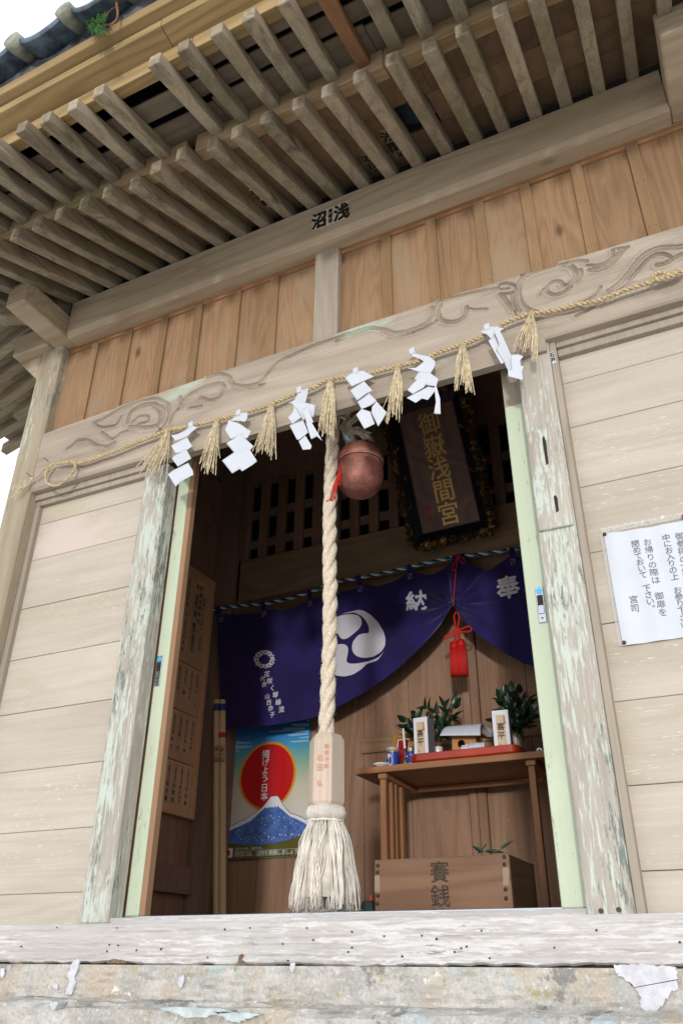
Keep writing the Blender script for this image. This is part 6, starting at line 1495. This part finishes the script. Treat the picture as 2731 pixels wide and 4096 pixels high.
def sticker(lab, corners, Yf, mat, txts, name='votive_sticker', group='paper votive stickers', border=False, ink='ink'):
    """corners TL,TR,BR,BL photo points; Yf maps a photo point to a 3D point"""
    P = [np.array(Yf(*c)) for c in corners]; org = sum(P)/4; t = None
    rx_ = (P[1]-P[0] + P[2]-P[3])/2; dn = (P[3]-P[0] + P[2]-P[1])/2; W_, H_ = np.linalg.norm(rx_), np.linalg.norm(dn); rx_ /= W_; dn /= H_; n_ = np.cross(rx_, dn); n_ = n_ if n_ @ (CAM - org) > 0 else -n_
    tx = lambda u, v, h: org + rx_*(u - .5)*W_ + dn*(v - .5)*H_ + n_*h
    q = MB(); q.hexa([tx(0, 1, .0006), tx(1, 1, .0006), tx(1, 0, .0006), tx(0, 0, .0006), tx(0, 1, .0012), tx(1, 1, .0012), tx(1, 0, .0012), tx(0, 0, .0012)])
    o = q.build(name, M[mat], None, org=tuple(org)); tag(o, lab, 'sticker', group)
    q = MB()
    for s, u, v, sz, sxx in txts: write(q, s, tx(u, v, .0018), rx_, dn, sz*H_, 1.02, bold=True, sx=sxx, heavy=.05)
    if border:
        for u0, v0, u1, v1 in ((.06, .03, .94, .045), (.06, .955, .94, .97), (.06, .03, .10, .97), (.90, .03, .94, .97)): q.add([tx(u0, v0, .0017), tx(u1, v0, .0017), tx(u1, v1, .0017), tx(u0, v1, .0017)], [(0, 1, 2, 3)])
    q.build('black_lettering', M[ink], o); return o
zt1 = zoomed(1200, 780, .15944)
sticker('wide paper votive sticker with bold black characters on the eave beam', [zt1(318, 490), zt1(1215, 145), zt1(1215, 575), zt1(318, 905)], lambda x, y: spot(x, y, -.1), 'sticker', [('浅', .81, .5, .98, .74), ('沼', .19, .5, .98, .72), ('東都啓', .505, .21, .28, .75)])
sticker('tiny white sticker with two black characters on the trim of the right door post', [zC(772, 547), zC(815, 538), zC(848, 655), zC(800, 670)], lambda x, y: spot(x, y, -.0222), 'pwhite', [('石井', .5, .27, .40, .72)], 'name_sticker', None, True)
def soff(x, y):                                      # point on the boards over the lower rafters
    v = ray(x, y); zc = lambda Y: lz(Y) + RH + .0012; a = (zc(CAM[1]) - CAM[2]) / (v[2] - LS*v[1]); return CAM + v*a
zt2 = zoomed(500, 400, .38265); zt3 = zoomed(1400, 480, .19133)
sticker('narrow white votive sticker high between the rafters, left of the other eave stickers', [zt2(1290, 940), zt2(1345, 922), zt2(1535, 1100), zt2(1485, 1118)], soff, 'sticker', [('石井勇', .5, .17, .28, .8), ('印', .5, .88, .17, 1)])
sticker('grey votive sticker with heavy black brush characters between two rafters', [zt3(580, 235), zt3(850, 130), zt3(1245, 710), zt3(985, 820)], soff, 'sticker2', [('浅間', .52, .22, .36, .85), ('沼', .5, .88, .20, 1)])
sticker('faded bordered votive sticker with small lettering between two rafters', [zt3(200, 700), zt3(400, 625), zt3(720, 1030), zt3(510, 1130)], soff, 'sticker2', [('石田', .5, .28, .33, .9), ('印', .5, .88, .16, 1.2)], border=True, ink='fadeink')
isx = lambda x, y: spotX(x, y, -2.646)
sticker('grimy dark sticker on the inner wall just below the lintel', [z70(215, 335), z70(262, 335), z70(350, 425), z70(310, 445)], isx, 'sticker2', [('印', .5, .75, .4, 1)], ink='ink')

zG = zoomed(0, 0, .38265); CYs = -1.10
tw_ = thing('cedar_sprig', 'green cedar sprig with a bare brown twig caught on the roof edge', 'sprig', tuple(spot(*zG(1050, 260), CYs)))
q = MB(); q.tube(smoothpath([spot(*zG(*p), CYs - .012) for p in ((1225, -60), (1222, 60), (1235, 140), (1225, 205), (1185, 245), (1150, 280))], 20), np.linspace(.007, .0025, 20), 7); q.tube(smoothpath([spot(*zG(*p), CYs - .012) for p in ((1225, 205), (1150, 255), (1090, 268), (1020, 280))], 12), .0018, 5); q.tube(smoothpath([spot(*zG(*p), CYs - .012) for p in ((1230, 60), (1140, 110), (1110, 200))], 10), .0015, 5)
q.build('twig', M['bark'], tw_)
q = MB(); R = np.random.default_rng(14)
for (cx, cy), n, rad in (((1000, 270), 150, 80), ((960, 230), 60, 60), ((1060, 300), 90, 70), ((1070, 150), 60, 60), ((1060, 190), 50, 55)):
    for k in range(n):
        a = R.uniform(0, 6.28); r0, r1 = R.uniform(0, rad*.4), R.uniform(rad*.6, rad*1.15)
        A_ = spot(*zG(cx + r0*math.cos(a), cy + r0*math.sin(a)), CYs - .012); B_ = spot(*zG(cx + r1*math.cos(a + .25*R.normal()), cy + r1*math.sin(a) + 12), CYs - .012 + R.uniform(-.02, .008))
        q.tube([A_, (A_ + B_)/2 + np.array([0, -.003, .002]), B_], [.0010, .0012, .0005], 4)
q.build('needles', M['cedar'], tw_)
